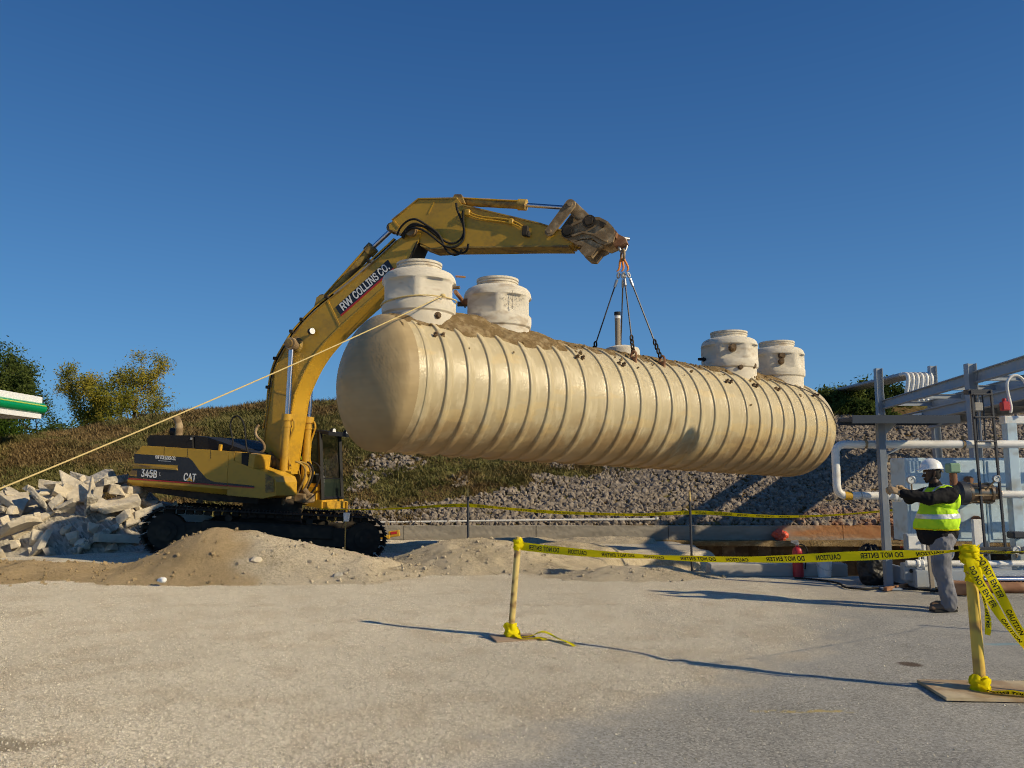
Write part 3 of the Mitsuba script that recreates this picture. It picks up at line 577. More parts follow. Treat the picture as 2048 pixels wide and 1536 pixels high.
R4, c4 = riser(10.66, 0.685, 1.06, 0.43, F0 + 0.33, (0.30, 0.68), 'riser', 'rightmost riser at the far end of the tank')
def stub(par, c, ang, z, L, r, matn='m_pile_rust', rr=0.64):
    d = np.array([math.cos(ang), math.sin(ang), 0]); p = c + d * rr + [0, 0, z]
    obj('pipe_stub', cat(cyl(p - d * 0.06, p + d * L, r, n=12), lathe(p, d, [(-0.01, r * 1.6), (0.02, r * 1.6), (0.025, r)], 12)), matn, par)
stub(R3, c3, -1.72, 0.56, 0.30, 0.062); stub(R3, c3, -0.75, 0.16, 0.05, 0.05)
stub(R3, c3, 3.3, 0.36, 0.14, 0.035, 'm_black', 0.68); stub(R3, c3, -1.45, 0.1, 0.07, 0.045)
stub(R4, c4, -1.75, 0.46, 0.24, 0.05); stub(R4, c4, -1.72, 0.62, 0.10, 0.06)
stub(R1, c1, -0.28, 0.60, 0.16, 0.03); stub(R2, c2, 3.2, 0.62, 0.16, 0.05); stub(R2, c2, 3.3, 0.24, 0.2, 0.035, 'm_dark_paint'); stub(R1, c1, -0.9, 0.02, 0.06, 0.04)
# the pencilled note on the second riser: an upright arrow and two short rows of scrawl, too faint to read
def on_r2(a0, z, r=0.674): return np.stack([c2[0] + np.cos(a0) * r, c2[1] + np.sin(a0) * r, c2[2] + z], -1)
g_ = np.random.default_rng(4); A0 = -1.12; scr = [tube(on_r2(np.full(6, A0), np.linspace(0.40, 0.76, 6)), 0.0045, 4), tube(on_r2(np.array([A0 - 0.04, A0, A0 + 0.04]), np.array([0.45, 0.40, 0.45])), 0.0045, 4)]
for z, k0, k1 in ((0.61, -0.36, 0.42), (0.47, -0.22, 0.26)):
    for a1 in np.arange(k0, k1, 0.055): scr.append(tube(on_r2(A0 + a1 + np.cumsum(g_.normal(0, 0.012, 6)), z + np.cumsum(g_.normal(0, 0.014, 6))), 0.003, 4))
obj('pencil_marks', cat(*scr), 'm_pier', R2, kind='stuff')
obj('tie_bar', cat(cyl(c1 + [0.66, 0.2, 0.62], c2 + [-0.66, -0.2, 0.62], 0.04, n=8), ball(c2 + [-0.60, -0.26, 0.62], 0.065, 1), cyl(c1 + [0.68, -0.05, 0.85], c1 + [0.86, 0.0, 0.85], 0.02, n=6)), 'm_rust', tank)
# the middle manhole with its vent pipe
cm = tk(5.02, 0, 0); tm = cm[2] + 1.215
obj('manhole', lathe([cm[0], cm[1], 0], [0, 0, 1], [(tm - 0.25, 0.39), (tm + 0.12, 0.39), (tm + 0.17, 0.36), (tm + 0.22, 0.22), (tm + 0.225, 0.001)], 40), 'm_riser', tank, smooth=35)
k = obj('vent_pipe', cyl([cm[0] - 0.09, cm[1], tm + 0.18], [cm[0] - 0.09, cm[1], tm + 0.95], 0.062, n=16), 'm_pier', tank, smooth=40)
obj('collar', cyl([cm[0] - 0.09, cm[1], tm + 0.85], [cm[0] - 0.09, cm[1], tm + 0.91], 0.068, n=16), 'm_white', k)
obj('cap', lathe([cm[0] - 0.09, cm[1], 0], [0, 0, 1], [(tm + 0.93, 0.066), (tm + 0.93, 0.075), (tm + 1.0, 0.075), (tm + 1.01, 0.001)], 16), 'm_black', k)
# cable trailing over the right end
obj('cable', tube(curve([tk(9.55, 0.45, RS + 0.05), tk(10.4, 0.72, RS + 0.06), tk(10.9, 1.0, RS + 0.06), tk(11.2, 1.35, RS + 0.02), tk(11.38, 1.62, RS - 0.03)], 24), 0.013, 6), 'm_wire', tank)

# soil left lying on the top of the tank
ts, ps = np.arange(-0.95, 11.1, 0.045), np.linspace(-0.75, 0.80, 60)
Tg, Pg = np.meshgrid(ts, ps, indexing='ij')
sp = np.stack([Tg * 1.1, Pg * 2.2, Tg * 0], -1)
big, fin = meshkit.fbm(sp, 3, 70), meshkit.fbm(sp * 5, 3, 71)
amt = np.interp(Tg, [-1.2, -0.8, -0.3, 0.5, 0.9, 1.4, 2.4, 2.8, 4.2, 4.8, 5.6, 7.4, 8.0, 9.4, 10.2, 11.2, 11.5], [-0.1, 0.05, 0.16, 0.26, 0.28, 0.20, 0.15, 0.06, 0.05, 0.07, 0.06, 0.045, 0.09, 0.11, 0.09, 0.07, -0.1])
lim = np.interp(Tg, [-1.2, -0.5, 0.2, 0.9, 2.2, 3.2, 5.5, 8, 10, 11.4], [0.42, 0.55, 0.70, 0.72, 0.66, 0.42, 0.42, 0.46, 0.58, 0.45])
th = amt * (1 - (np.abs(Pg) / (lim * (0.62 + 0.75 * big))) ** 2) + (fin - 0.5) * 0.07
Rsh = RS + 0.012 - 0.0 * Tg
over = np.maximum(np.maximum(-0.97 - Tg, 0) / LD, np.maximum(Tg - 11.05, 0) / 0.95)
Rsh = Rsh * np.sqrt(np.clip(1 - over ** 2, 0.01, 1))
obj('caked_soil', (tk(Tg, Pg, Rsh + np.clip(th, -0.05, 1)).reshape(-1, 3), grid_faces(len(ts), len(ps))), 'm_soil', smooth=True, label='brown soil caked along the top of the tank around the risers', kind='stuff')
r_ = np.random.default_rng(3); q = [(r_.uniform(-0.6, 11.0), r_.normal() * 0.4) for _ in range(420)]
obj('caked_soil', cat(*scatter_stones(np.array([tk(t, p, RS + 0.02 + max(0, np.interp(t, [-0.3, 0.9, 2.4, 3, 11], [0.1, 0.2, 0.1, 0.03, 0.05]) * (1 - (p / 0.6) ** 2))) for t, p in q]), 0.014 + 0.03 * r_.random(420) ** 2, r_)), 'm_soil', label='loose clods among the soil on top of the tank', kind='stuff')

# ================================================================ LIFTING SLING
HK = np.array([2.50, 17.58, 6.86])
sl = thing('lifting_sling', 'four-leg wire rope sling with shackle and hooks holding the tank', 'sling')
def ring(c, n, R, r, sx=1.0, m=20, k=8):
    a_ = np.arange(m) * 2 * PI / m; n = unit(n); u_ = unit(np.cross(n, [0.3, 0.2, 1])); w_ = np.cross(n, u_)
    w_ = unit([0, 0, 1.0] - n * n[2]); u_ = np.cross(n, w_); rows = []
    for x in a_:
        d = np.cos(x) * u_ + np.sin(x) * w_; p = np.asarray(c) + R * (np.cos(x) * u_ * sx + np.sin(x) * w_)
        b = np.arange(k) * 2 * PI / k; rows.append(p + r * (np.cos(b)[:, None] * d + np.sin(b)[:, None] * n))
    v = np.vstack(rows); f = grid_faces(m + 1, k, True) % len(v); return v, f
obj('shackle', cat(ring(HK + [0, 0, 0.02], [0.3, -0.9, 0], 0.17, 0.033, 0.6), cyl(HK + [-0.16, -0.05, 0.17], HK + [0.16, 0.05, 0.17], 0.04, n=10)), 'm_steel', sl, smooth=True)
obj('ring', ring(HK + [0, 0, -0.22], [1, 0.2, 0], 0.12, 0.03, 0.85), 'm_grease', sl, smooth=True)
for dx in (-0.07, 0.0, 0.08):
    obj('orange_hook', tube(curve([HK + [dx * 0.3, 0, -0.30], HK + [dx, 0.02 * dx, -0.42], HK + [dx * 1.4, 0, -0.56], HK + [dx * 1.5 - 0.04, 0, -0.60]], 8), [0.03, 0.028, 0.026, 0.026, 0.024, 0.024, 0.02, 0.014], 8), 'm_orange', sl, smooth=True)
lugs = [(4.67, 0.56), (5.54, 0.56), (4.6, -0.56), (5.5, -0.5)]
for (t, p), dx in zip(lugs, (0.03, 0.16, -0.14, 0.0)):
    a0 = HK + [dx, -0.03 * np.sign(p), -0.80]; b0 = tk(t, p, RS + 0.06); d = unit(a0 - b0); b1 = b0 + d * 0.52
    leg = obj('rope_leg', tube([a0, b1], 0.017, 6), 'm_wire', sl)
    obj('ferrule', cat(cyl(a0 - d * 0.16, a0 + d * 0.02, 0.032, n=8), ring(a0 + d * 0.12, np.cross(d, TD), 0.06, 0.02, 0.6, 12, 6)), 'm_steel', leg)
    ch = []
    for i in range(4):
        ch.append(ring(b1 - d * (0.06 + 0.105 * i), TD if i % 2 else TN, 0.062, 0.019, 0.6, 12, 6))
    obj('chain', cat(*ch), 'm_mud_steel', leg, smooth=True)
    obj('lug_hook', cat(ring(b0 + [0, 0, 0.02], TD, 0.10, 0.028, 0.75, 14, 6), box(b0 - [0, 0, 0.08], (0.05, 0.16, 0.16), np.array([TD, TN, TW]), 0.01)), 'm_rust', leg, smooth=40)

# the yellow tag line tied round the leftmost riser
zr = 0.34
a_ = np.linspace(0, 2 * PI, 41); loop = np.c_[c1[0] + 0.70 * np.cos(a_), c1[1] + 0.70 * np.sin(a_), c1[2] + zr + 0.05 * np.cos(a_ - 0.2) + 0.012 * np.sin(3 * a_)]
kn = np.array([c1[0] + 0.49, c1[1] - 0.54, c1[2] + 0.37])
far_ = np.array([-7.2, 7.2, 0.45]); u_ = np.linspace(0, 1, 40)[:, None]
lng = np.vstack([kn + (far_ - kn) * u_ - np.array([0, 0, 0.10]) * 4 * u_ * (1 - u_), [[-7.5, 6.85, 0.12], [-7.8, 6.5, 0.02], [-8.3, 5.7, 0.02]]])
obj('tag_line', cat(tube(loop, 0.013, 6), ball(kn, [0.05, 0.045, 0.04], 1), tube(lng, 0.0105, 6)), 'm_rope', smooth=True, label='long taut yellow rope tied around the leftmost riser', cat='rope')

# ================================================================ EXCAVATOR: s forward, q towards the camera, h up
EO = np.array([-6.2, 20.5, 0.0]); EU = np.array([0.948, -0.3182, 0]); EQ = np.array([-0.3182, -0.948, 0])
def E(s, h, q): return EO + EU * s + EQ * q + np.array([0, 0, h])
def EV(v): return EO + v[:, :1] * EU + v[:, 2:3] * EQ + v[:, 1:2] * np.array([0, 0, 1.0])
EAX = np.array([unit([0.9962 * EU[0], 0.9962 * EU[1], -0.0872]), EQ, unit([0.0872 * EU[0], 0.0872 * EU[1], 0.9962])])   # the house sits nose down
def ebox(s, h, q, size, bevel=0.015): return box(E(s, h, q), size, EAX, bevel)
def epr(poly, q0, q1): return prism(poly, EV, q0, q1)
ex = thing('excavator', 'yellow tracked excavator lifting the tank with its raised boom', 'excavator')
# undercarriage, standing almost across the view
UX = np.array([0.966, 0.255, -0.058]); UX = unit(UX); UY = unit(np.cross([0, 0, 1], UX)); UZ = np.cross(UX, UY); UO = np.array([-6.02, 20.22, 0.335])
def UV_(v): return UO + v[:, :1] * UX + v[:, 1:2] * UY + v[:, 2:3] * UZ
UAX = np.array([UX, UY, UZ])
def ub(c, size, bevel=0.01): return box(UV_(np.array([c], float))[0], size, UAX, bevel)
def ucyl(x, z, y0, y1, r, n=20): p = UV_(np.array([[x, y0, z], [x, y1, z]], float)); return cyl(p[0], p[1], r, n=n)
L2, RT = 2.18, 0.47
per = 4 * L2 + 2 * PI * RT
def on_track(d):
    d = d % per
    if d < 2 * L2: return np.array([-L2 + d, RT]), 0.0
    d -= 2 * L2
    if d < PI * RT: a = d / RT; return np.array([L2 + RT * math.sin(a), RT * math.cos(a)]), -a
    d -= PI * RT
    if d < 2 * L2: return np.array([L2 - d, -RT]), -PI
    d -= 2 * L2; a = d / RT; return np.array([-L2 - RT * math.sin(a), -RT * math.cos(a)]), -PI - a
for side, y0 in ((0, -1.37), (1, 1.37)):
    k = obj('track', cat(ub((0, y0, 0.0), (2 * L2 - 0.5, 0.36, 0.42)), ub((0, y0, 0.10), (2 * L2 - 1.4, 0.44, 0.34), 0.05)), 'm_mud_steel', ex, label='near crawler track sunk in the soil' if side == 0 else 'far crawler track behind the near one')
    for nm, x, r in (('sprocket', -L2, 0.40), ('idler', L2, 0.40)):
        obj(nm, cat(ucyl(x, 0, y0 - 0.20, y0 + 0.20, r, 26), ucyl(x, 0, y0 - 0.25, y0 + 0.25, r * 0.55), ucyl(x, 0, y0 - 0.29, y0 + 0.29, r * 0.25, 12)), 'm_mud_steel', k)
    for x in np.linspace(-1.6, 1.6, 8): obj('roller', cat(ucyl(x, -RT + 0.13, y0 - 0.22, y0 + 0.22, 0.11, 14), ucyl(x, -RT + 0.13, y0 - 0.26, y0 + 0.26, 0.05, 10)), 'm_mud_steel', k)
    for x in (-0.9, 0.9): obj('carrier_roller', ucyl(x, RT - 0.12, y0 - 0.2, y0 + 0.2, 0.08, 12), 'm_mud_steel', k)
    ch = []
    for d in np.arange(0, per, 0.2):
        p = on_track(d)[0] * np.array([0.985, 0.92])
        ch += [ub((p[0], y0 + o, p[1]), (0.15, 0.05, 0.09), 0.01) for o in (-0.09, 0.09)]
    obj('track_chain', cat(*ch), 'm_mud_steel', k, kind='stuff')
    N = 50
    for i in range(N):
        p, a = on_track(i * per / N); n_, t_ = np.array([-math.sin(a) * -1, 0, math.cos(a)]), np.array([math.cos(a), 0, math.sin(a)])
        n_ = np.array([-math.sin(a), 0, math.cos(a)]); A = np.array([t_, [0, 1, 0], n_]) @ UAX
        c = UV_(np.array([[p[0], y0, p[1]]]))[0]; up = A[2]
        obj('track_shoe', cat(box(c + up * 0.035, (per / N - 0.012, 0.60, 0.03), A), *[box(c + up * 0.068 + A[0] * o, (0.016, 0.60, 0.04), A) for o in (-0.07, 0.0, 0.07)]), 'm_mud_steel', k)
obj('undercarriage_frame', cat(ub((0, 0, 0.12), (1.5, 2.5, 0.4), 0.06), ub((0.9, 0, 0.05), (0.5, 2.4, 0.3), 0.06), ub((-0.9, 0, 0.05), (0.5, 2.4, 0.3), 0.06)), 'm_mud_steel', ex)
obj('turntable', cyl(UV_(np.array([[0, 0, 0.30]]))[0], UV_(np.array([[0, 0, 0.83]]))[0], 0.72, n=36), 'm_mud_steel', ex)
# house: engine housing with counterweight
low = lambda s: 1.48 - 0.0816 * (s + 3.04)      # its lower edge, falling towards the front
side_poly = [(-3.05, 1.66), (-3.05, 1.72), (-2.93, 1.90), (-2.89, 2.02), (-2.91, 2.23), (-2.67, 2.45), (-0.10, 2.28), (-0.10, 1.50)]
lower_poly = [(-3.04, 1.48), (-3.06, 1.66), (-0.05, 1.47), (-0.05, 1.235)]
house = obj('engine_housing', cat(epr(side_poly, -1.47, 1.47)), 'm_yellow', ex)
def loft(poly_a, qa, poly_b, qb):
    A, B = np.array([[s, h, qa] for s, h in poly_a]), np.array([[s, h, qb] for s, h in poly_b]); return hull(EV(np.vstack([A, B])))
obj('lower_band', cat(hull(EV(np.array([(s, h, q) for q in (-1.478, 1.478) for s, h in [(-3.07, 1.62), (-0.02, 1.44), (-0.02, 1.38), (-3.07, 1.56)]] + [(s, h, q) for q in (-1.36, 1.36) for s, h in [(-3.02, 1.47), (-0.02, 1.235)]])))), 'm_yellow', house)
front_poly = [(-0.09, 2.28), (0.09, 2.27), (0.06, 2.06), (0.63, 1.86), (0.94, 1.79), (1.20, 1.68), (1.26, 1.55), (1.26, 1.24), (0.9, 1.17), (-0.09, 1.24)]
fr = obj('front_housing', epr(front_poly, 0.62, 1.47), 'm_yellow', ex)
obj('step_box', cat(epr([(0.10, 2.26), (0.66, 2.20), (0.62, 1.868), (0.08, 2.058)], 0.85, 1.465)), 'm_yellow', fr)
obj('tread_panel', cat(epr([(0.28, 2.245), (0.49, 2.235), (0.46, 1.925), (0.28, 1.985)], 1.40, 1.472)), 'm_black', fr)
obj('cover_plate', cat(epr([(0.98, 1.74), (1.2, 1.63), (1.225, 1.32), (1.0, 1.30)], 1.40, 1.50), *[ebox(1.13, 1.42 + 0.06 * i, 1.5, (0.1, 0.02, 0.02), 0.004) for i in range(3)]), 'm_worn_yellow', fr)
obj('base_frame', cat(epr([(-2.9, 1.44), (0.62, 1.20), (0.62, 1.04), (-0.8, 1.10), (-2.6, 1.30)], -1.25, 1.25)), 'm_mud_steel', ex)
obj('dark_panel', epr([(-2.91, 2.25), (-1.25, 2.14), (-1.12, 2.05), (-0.94, 1.85), (-0.71, 1.64), (-0.49, 1.555), (-0.10, 1.525), (-0.10, 1.47), (-0.92, 1.53), (-3.04, 1.665), (-3.03, 1.70), (-2.93, 1.88), (-1.56, 1.85), (-1.55, 1.96), (-2.89, 2.01)], 1.45, 1.475), 'm_navy', house)
obj('dark_panel', epr([(-0.08, 1.525), (0.67, 1.465), (0.67, 1.425), (-0.08, 1.47)], 1.45, 1.475), 'm_navy', fr)
obj('ledge', epr([(-2.95, 2.0), (-1.57, 1.88), (-1.55, 1.835), (-2.94, 1.945)], 1.44, 1.50), 'm_worn_yellow', house)
obj('red_stripe', epr([(-3.04, 1.648), (-0.09, 1.475), (-0.09, 1.452), (-3.05, 1.618)], 1.45, 1.483), 'm_red', house)
obj('red_stripe', epr([(-0.07, 1.473), (0.66, 1.428), (0.66, 1.405), (-0.07, 1.45)], 1.45, 1.483), 'm_red', fr)
obj('badge', epr([(-2.98, 1.84), (-2.80, 1.83), (-2.80, 1.69), (-2.99, 1.70)], 1.45, 1.482), 'm_worn_yellow', house)
for s in (-2.0, -1.3, -0.62):
    obj('panel_seam', epr([(s, 2.405 - (s + 2.0) * 0.066), (s + 0.012, 2.405 - (s + 2.0) * 0.066), (s + 0.012, 2.2 - (s + 2.0) * 0.066), (s, 2.2 - (s + 2.0) * 0.066)], 1.462, 1.473), 'm_black', house)
tx = unit([EU[0], EU[1], -0.075]); tz = np.cross(EQ, tx) * -1; tz = tz if tz[2] > 0 else -tz
def el(txt, s, h, q, H, W, matn, par, **kw): obj('lettering', letters(txt, E(s, h, q), tx, tz, H, W, 0.006), matn, par, **kw)
el('345B', -2.66, 1.685, 1.474, 0.185, 0.48, 'm_white', house); el('L', -2.10, 1.70, 1.474, 0.09, 0.05, 'm_steel', house)
el('CAT', -1.37, 1.588, 1.474, 0.18, 0.36, 'm_white', house)
obj('triangle_mark', epr([(-1.275, 1.583), (-1.095, 1.569), (-1.185, 1.66)], 1.475, 1.4825), 'm_yellow', house)
el('RW COLLINS CO.', -2.25, 2.125, 1.474, 0.085, 0.62, 'm_white', house); obj('small_print', cat(*[epr([(-2.16 + i * 0.036, 2.088 - i * 0.0028), (-2.134 + i * 0.036, 2.086 - i * 0.0028), (-2.134 + i * 0.036, 2.062 - i * 0.0028), (-2.16 + i * 0.036, 2.064 - i * 0.0028)], 1.47, 1.479) for i in range(11)]), 'm_steel', house, kind='stuff')
# hood, exhaust, rail
hood = obj('engine_hood', cat(epr([(-2.9, 2.40), (-2.93, 2.66), (-2.84, 2.735), (-1.55, 2.71), (-1.50, 2.38)], -1.15, 1.05), epr([(-1.49, 2.37), (-1.49, 2.70), (-1.15, 2.66), (-0.10, 2.36), (-0.10, 2.27)], -1.15, 1.0), epr([(-0.08, 2.27), (-0.08, 2.34), (0.25, 2.26), (0.25, 2.1)], -0.1, 1.0)), 'm_black', ex)
obj('hood_latch', cat(ebox(-1.55, 2.62, 1.06, (0.06, 0.03, 0.06), 0.005)), 'm_steel', hood)
obj('exhaust_pipe', tube(curve([E(-2.62, 2.70, 0.3), E(-2.60, 2.95, 0.3), E(-2.64, 3.12, 0.3), E(-2.74, 3.24, 0.3)], 10), [0.10] * 6 + [0.09] * 4, 14), 'm_grease', ex, smooth=40)
obj('air_intake', cat(cyl(E(-3.0, 2.88, 0.1), E(-2.82, 2.87, 0.1), 0.11, n=16), cyl(E(-2.85, 2.70, 0.1), E(-2.85, 2.86, 0.1), 0.05, n=10)), 'm_black', ex, smooth=40)
obj('hand_rail', cat(tube(curve([E(-0.34, 2.33, 1.1), E(-0.36, 2.85, 1.1), E(-0.34, 3.06, 1.1), E(-0.2, 3.16, 1.1), E(-0.06, 3.08, 1.1), E(0.08, 2.7, 1.1), E(0.19, 2.25, 1.1)], 26), 0.02, 6)), 'm_black', ex, smooth=True)
obj('grab_post', cat(ebox(-0.55, 2.38, 1.2, (0.07, 0.07, 0.16), 0.01)), 'm_yellow', ex)
# boom: box girder of two side plates with top and bottom plates
back = [(0.04, 2.20), (0.07, 2.85), (0.19, 3.88), (0.25, 4.26), (0.38, 4.61), (0.58, 4.93), (0.83, 5.28), (1.12, 5.57), (1.36, 5.78), (1.82, 6.10), (2.45, 6.51), (2.99, 6.91), (3.44, 7.25), (3.66, 7.43)]
fore = [(0.66, 1.75), (0.76, 2.59), (0.85, 3.23), (0.93, 3.69), (1.10, 4.09), (1.28, 4.42), (1.48, 4.70), (1.78, 5.02), (2.10, 5.30), (2.30, 5.46), (3.38, 6.27), (3.75, 6.56)]
boom_poly = back + [(3.98, 7.60), (4.16, 7.68), (4.30, 7.56), (4.26, 7.36)] + fore[::-1] + [(0.42, 1.62), (0.12, 1.75)]
QB = 0.31
boom = obj('boom', cat(epr(boom_poly, QB - 0.03, QB), epr(boom_poly, -QB, -QB + 0.03)), 'm_yellow', ex)
def strip(line, q0, q1, th):
    p = np.array(line, float); t = np.gradient(p, axis=0); t /= np.linalg.norm(t, axis=1, keepdims=True); n = np.c_[-t[:, 1], t[:, 0]] * th
    rows = np.stack([np.c_[p, np.full(len(p), q0)], np.c_[p, np.full(len(p), q1)], np.c_[p + n, np.full(len(p), q1)], np.c_[p + n, np.full(len(p), q0)]], 1).reshape(-1, 3)
    return EV(rows), np.vstack([grid_faces(len(p), 4, True), [[0, 1, 2], [0, 2, 3]], [[len(rows) - 4, len(rows) - 3, len(rows) - 2], [len(rows) - 4, len(rows) - 2, len(rows) - 1]]])
dn = lambda L, n=40: curve([(a_, b_) for a_, b_ in L], n)
obj('bottom_plate', strip(dn(fore), -QB - 0.03, QB + 0.03, 0.03), 'm_yellow', boom, smooth=40)
obj('top_plate', strip(dn(back), -QB - 0.03, QB + 0.03, -0.03), 'm_worn_yellow', boom, smooth=40)
obj('end_plate', strip([(3.75, 6.58), (4.05, 6.95), (4.24, 7.34)], -QB - 0.02, QB + 0.02, 0.03), 'm_mud_steel', boom)
obj('weld_seam', kind='stuff', mat='m_yellow', parent=boom, mesh=cat(epr([(1.76, 6.03), (1.80, 6.06), (2.16, 5.39), (2.12, 5.36)], QB - 0.01, QB + 0.012), epr([(0.26, 3.86), (0.90, 3.70), (0.90, 3.66), (0.26, 3.82)], QB - 0.01, QB + 0.01)))
sg = obj('sign_panel', epr([(2.01, 5.87), (3.44, 6.96), (3.61, 6.70), (2.18, 5.64)], QB - 0.01, QB + 0.014), 'm_navy', boom, label='dark sign panel with white lettering on the boom')
obj('red_edge', epr([(2.155, 5.665), (3.59, 6.735), (3.61, 6.70), (2.18, 5.635)], QB, QB + 0.02), 'm_red', sg)
sd = unit(E(3.44, 6.96, 0) - E(2.01, 5.87, 0)); su = np.cross(EQ, sd) * -1; su = su if su[2] > 0 else -su
obj('lettering', letters('RW', E(2.235, 5.765, QB + 0.014), sd, su, 0.205, 0.36, 0.006), 'm_white', sg)
obj('lettering', letters('COLLINS', E(2.235, 5.765, QB + 0.014) + sd * 0.43, sd, su, 0.205, 0.80, 0.006), 'm_white', sg)
obj('lettering', letters('CO.', E(2.235, 5.765, QB + 0.014) + sd * 1.29, sd, su, 0.205, 0.31, 0.006), 'm_white', sg)
obj('foot_pin', cat(cyl(E(0.30, 2.02, -0.5), E(0.30, 2.02, 0.52), 0.14, n=20), cyl(E(0.30, 2.02, 0.40), E(0.30, 2.02, 0.46), 0.21, n=24)), 'm_worn_yellow', boom, smooth=40)
obj('boom_bracket', cat(epr([(-0.1, 1.3), (-0.02, 2.05), (0.30, 2.32), (0.62, 2.0), (0.75, 1.5), (0.8, 1.1)], 0.345, 0.40), epr([(-0.1, 1.3), (-0.02, 2.05), (0.30, 2.32), (0.62, 2.0), (0.75, 1.5), (0.8, 1.1)], -0.40, -0.345)), 'm_worn_yellow', ex)
pin = E(0.98, 4.98, 0)
obj('cylinder_pin', cat(cyl(E(0.88, 4.98, -0.62), E(0.88, 4.98, 0.62), 0.10, n=18), cyl(E(0.88, 4.98, QB), E(0.88, 4.98, QB + 0.05), 0.22, 0.17, n=24)), 'm_worn_yellow', boom, smooth=40)
wl = obj('work_light', cat(lathe(E(1.44, 5.28, QB + 0.14), EQ * 0.5 + EU, [(-0.12, 0.02), (-0.10, 0.075), (0.0, 0.085), (0.012, 0.08)], 16), tube([E(1.40, 5.28, QB), E(1.40, 5.28, QB + 0.12)], 0.03, 8)), 'm_black', boom)
obj('lens', cyl(E(1.44, 5.28, QB + 0.14), E(1.457, 5.28, QB + 0.148), 0.078, n=16), 'm_lamp_glass', wl)
# hydraulic lines up the back of the boom
for j, q in enumerate((0.34, 0.24, 0.12, -0.05)):
    o = 0.055 + 0.02 * (j % 2)
    P = [(a_ - o * 0.9, b_ + o * 0.75) for a_, b_ in back[1:]]
    obj('hydraulic_line', tube([E(s, h, q) for s, h in dn(P, 30)], 0.022, 6), 'm_yellow' if j == 0 else 'm_black', boom, smooth=True)
obj('line_clamps', cat(*[box(E(s - 0.05, h + 0.05, 0.15), (0.10, 0.5, 0.08), EAX, 0.01) for s, h in (back[2], back[4], back[6], back[7], back[9], back[11])]), 'm_mud_steel', boom, kind='stuff')
obj('white_line', cat(tube([E(1.95, 6.22, QB), E(2.5, 6.58, QB), E(3.05, 7.0, QB)], 0.035, 6)), 'm_steel', boom)
obj('swivel_hose', tube(curve([E(-0.02, 2.97, 0.45), E(-0.10, 2.84, 0.45), E(-0.02, 2.67, 0.5), E(0.16, 2.52, 0.5), E(0.21, 2.37, 0.5), E(0.10, 2.28, 0.5), E(-0.12, 2.27, 0.5)], 22), 0.036, 8), 'm_grease', ex, smooth=True)
# boom cylinders
for q, nm in ((0.47, 'near'), (-0.47, 'far')):
    a0 = E(0.76, 1.18, q); b0 = E(0.88, 4.98, q); d = unit(b0 - a0); m0 = a0 + d * 2.02; side = EQ * np.sign(q)
    cyk = obj('boom_cylinder', cat(cyl(a0 + d * 0.08, m0, 0.112, n=20), cyl(m0 - d * 0.14, m0 + d * 0.02, 0.142, n=20), cyl(m0 - d * 0.30, m0 - d * 0.26, 0.13, n=20)), 'm_yellow', ex, smooth=40, label=f'{nm} boom cylinder with a bright chrome rod')
    obj('rod', cyl(m0, b0, 0.066, n=18), 'm_chrome', cyk, smooth=40)
    obj('rod_eye', cyl(b0 - EQ * 0.10, b0 + EQ * 0.10, 0.155, n=20), 'm_grease', cyk, smooth=40)
    obj('base_eye', cat(cyl(a0 - EQ * 0.13, a0 + EQ * 0.13, 0.17, n=20), box(a0 - [0, 0, 0.1], (0.3, 0.34, 0.16), EAX, 0.02)), 'm_grease', cyk, smooth=40)
    hx = EU * 0.16
    obj('port_tube', cat(tube(curve([m0 - d * 0.10 + hx, m0 - d * 0.22 + hx * 1.35, m0 - d * 0.5 + hx * 0.9, m0 - d * 1.2 + hx * 0.9, m0 - d * 1.32 + hx * 1.2], 16), 0.024, 6), box(m0 - d * 1.42 + hx, (0.20, 0.14, 0.08), EAX, 0.01)), 'm_yellow', cyk, smooth=40)
for i, (o, q) in enumerate(((0.10, 0.32), (0.16, 0.18), (0.10, -0.02), (0.18, -0.24))):
    obj('cylinder_hose', tube(curve([E(1.12, 2.05, q + 0.2 * (i < 2)), E(1.18 + o, 1.85, q), E(1.1 + o, 1.5, q), E(1.0 + o * 0.5, 1.25, q)], 14), 0.026, 6), 'm_worn_yellow' if i < 2 else 'm_rubber', ex, smooth=True)
obj('valve_block', cat(ebox(1.15, 1.16, 0.1, (0.3, 0.5, 0.22), 0.03), cyl(E(1.2, 1.35, 0.2), E(1.35, 1.2, 0.2), 0.07, n=10)), 'm_grease', ex)
# stick
stick_poly = [(3.55, 7.97), (4.22, 8.41), (5.25, 8.31), (5.39, 8.12), (7.32, 7.46), (8.03, 7.16), (8.12, 7.02), (8.05, 6.90), (7.32, 6.97), (5.03, 7.15), (4.57, 7.16), (4.23, 7.34), (3.64, 7.68), (3.44, 7.74), (3.42, 7.86)]
QS = 0.27
st = obj('stick', cat(epr(stick_poly, -QS, QS)), 'm_yellow', ex)
obj('bottom_plate', strip([(4.30, 7.27), (4.57, 7.155), (5.03, 7.142), (7.32, 6.962), (8.0, 6.895)], -QS - 0.03, QS + 0.03, -0.035), 'm_worn_yellow', st)
obj('top_plate', strip([(5.37, 8.13), (7.32, 7.465), (7.95, 7.20)], -QS - 0.03, QS + 0.03, 0.03), 'm_worn_yellow', st)
obj('top_plate', strip([(3.52, 7.955), (4.22, 8.415), (5.24, 8.315)], -QS - 0.03, QS + 0.03, 0.03), 'm_worn_yellow', st)
obj('pivot_pin', cat(cyl(E(4.09, 7.60, -0.46), E(4.09, 7.60, 0.46), 0.13, n=20)), 'm_grease', st, smooth=40)
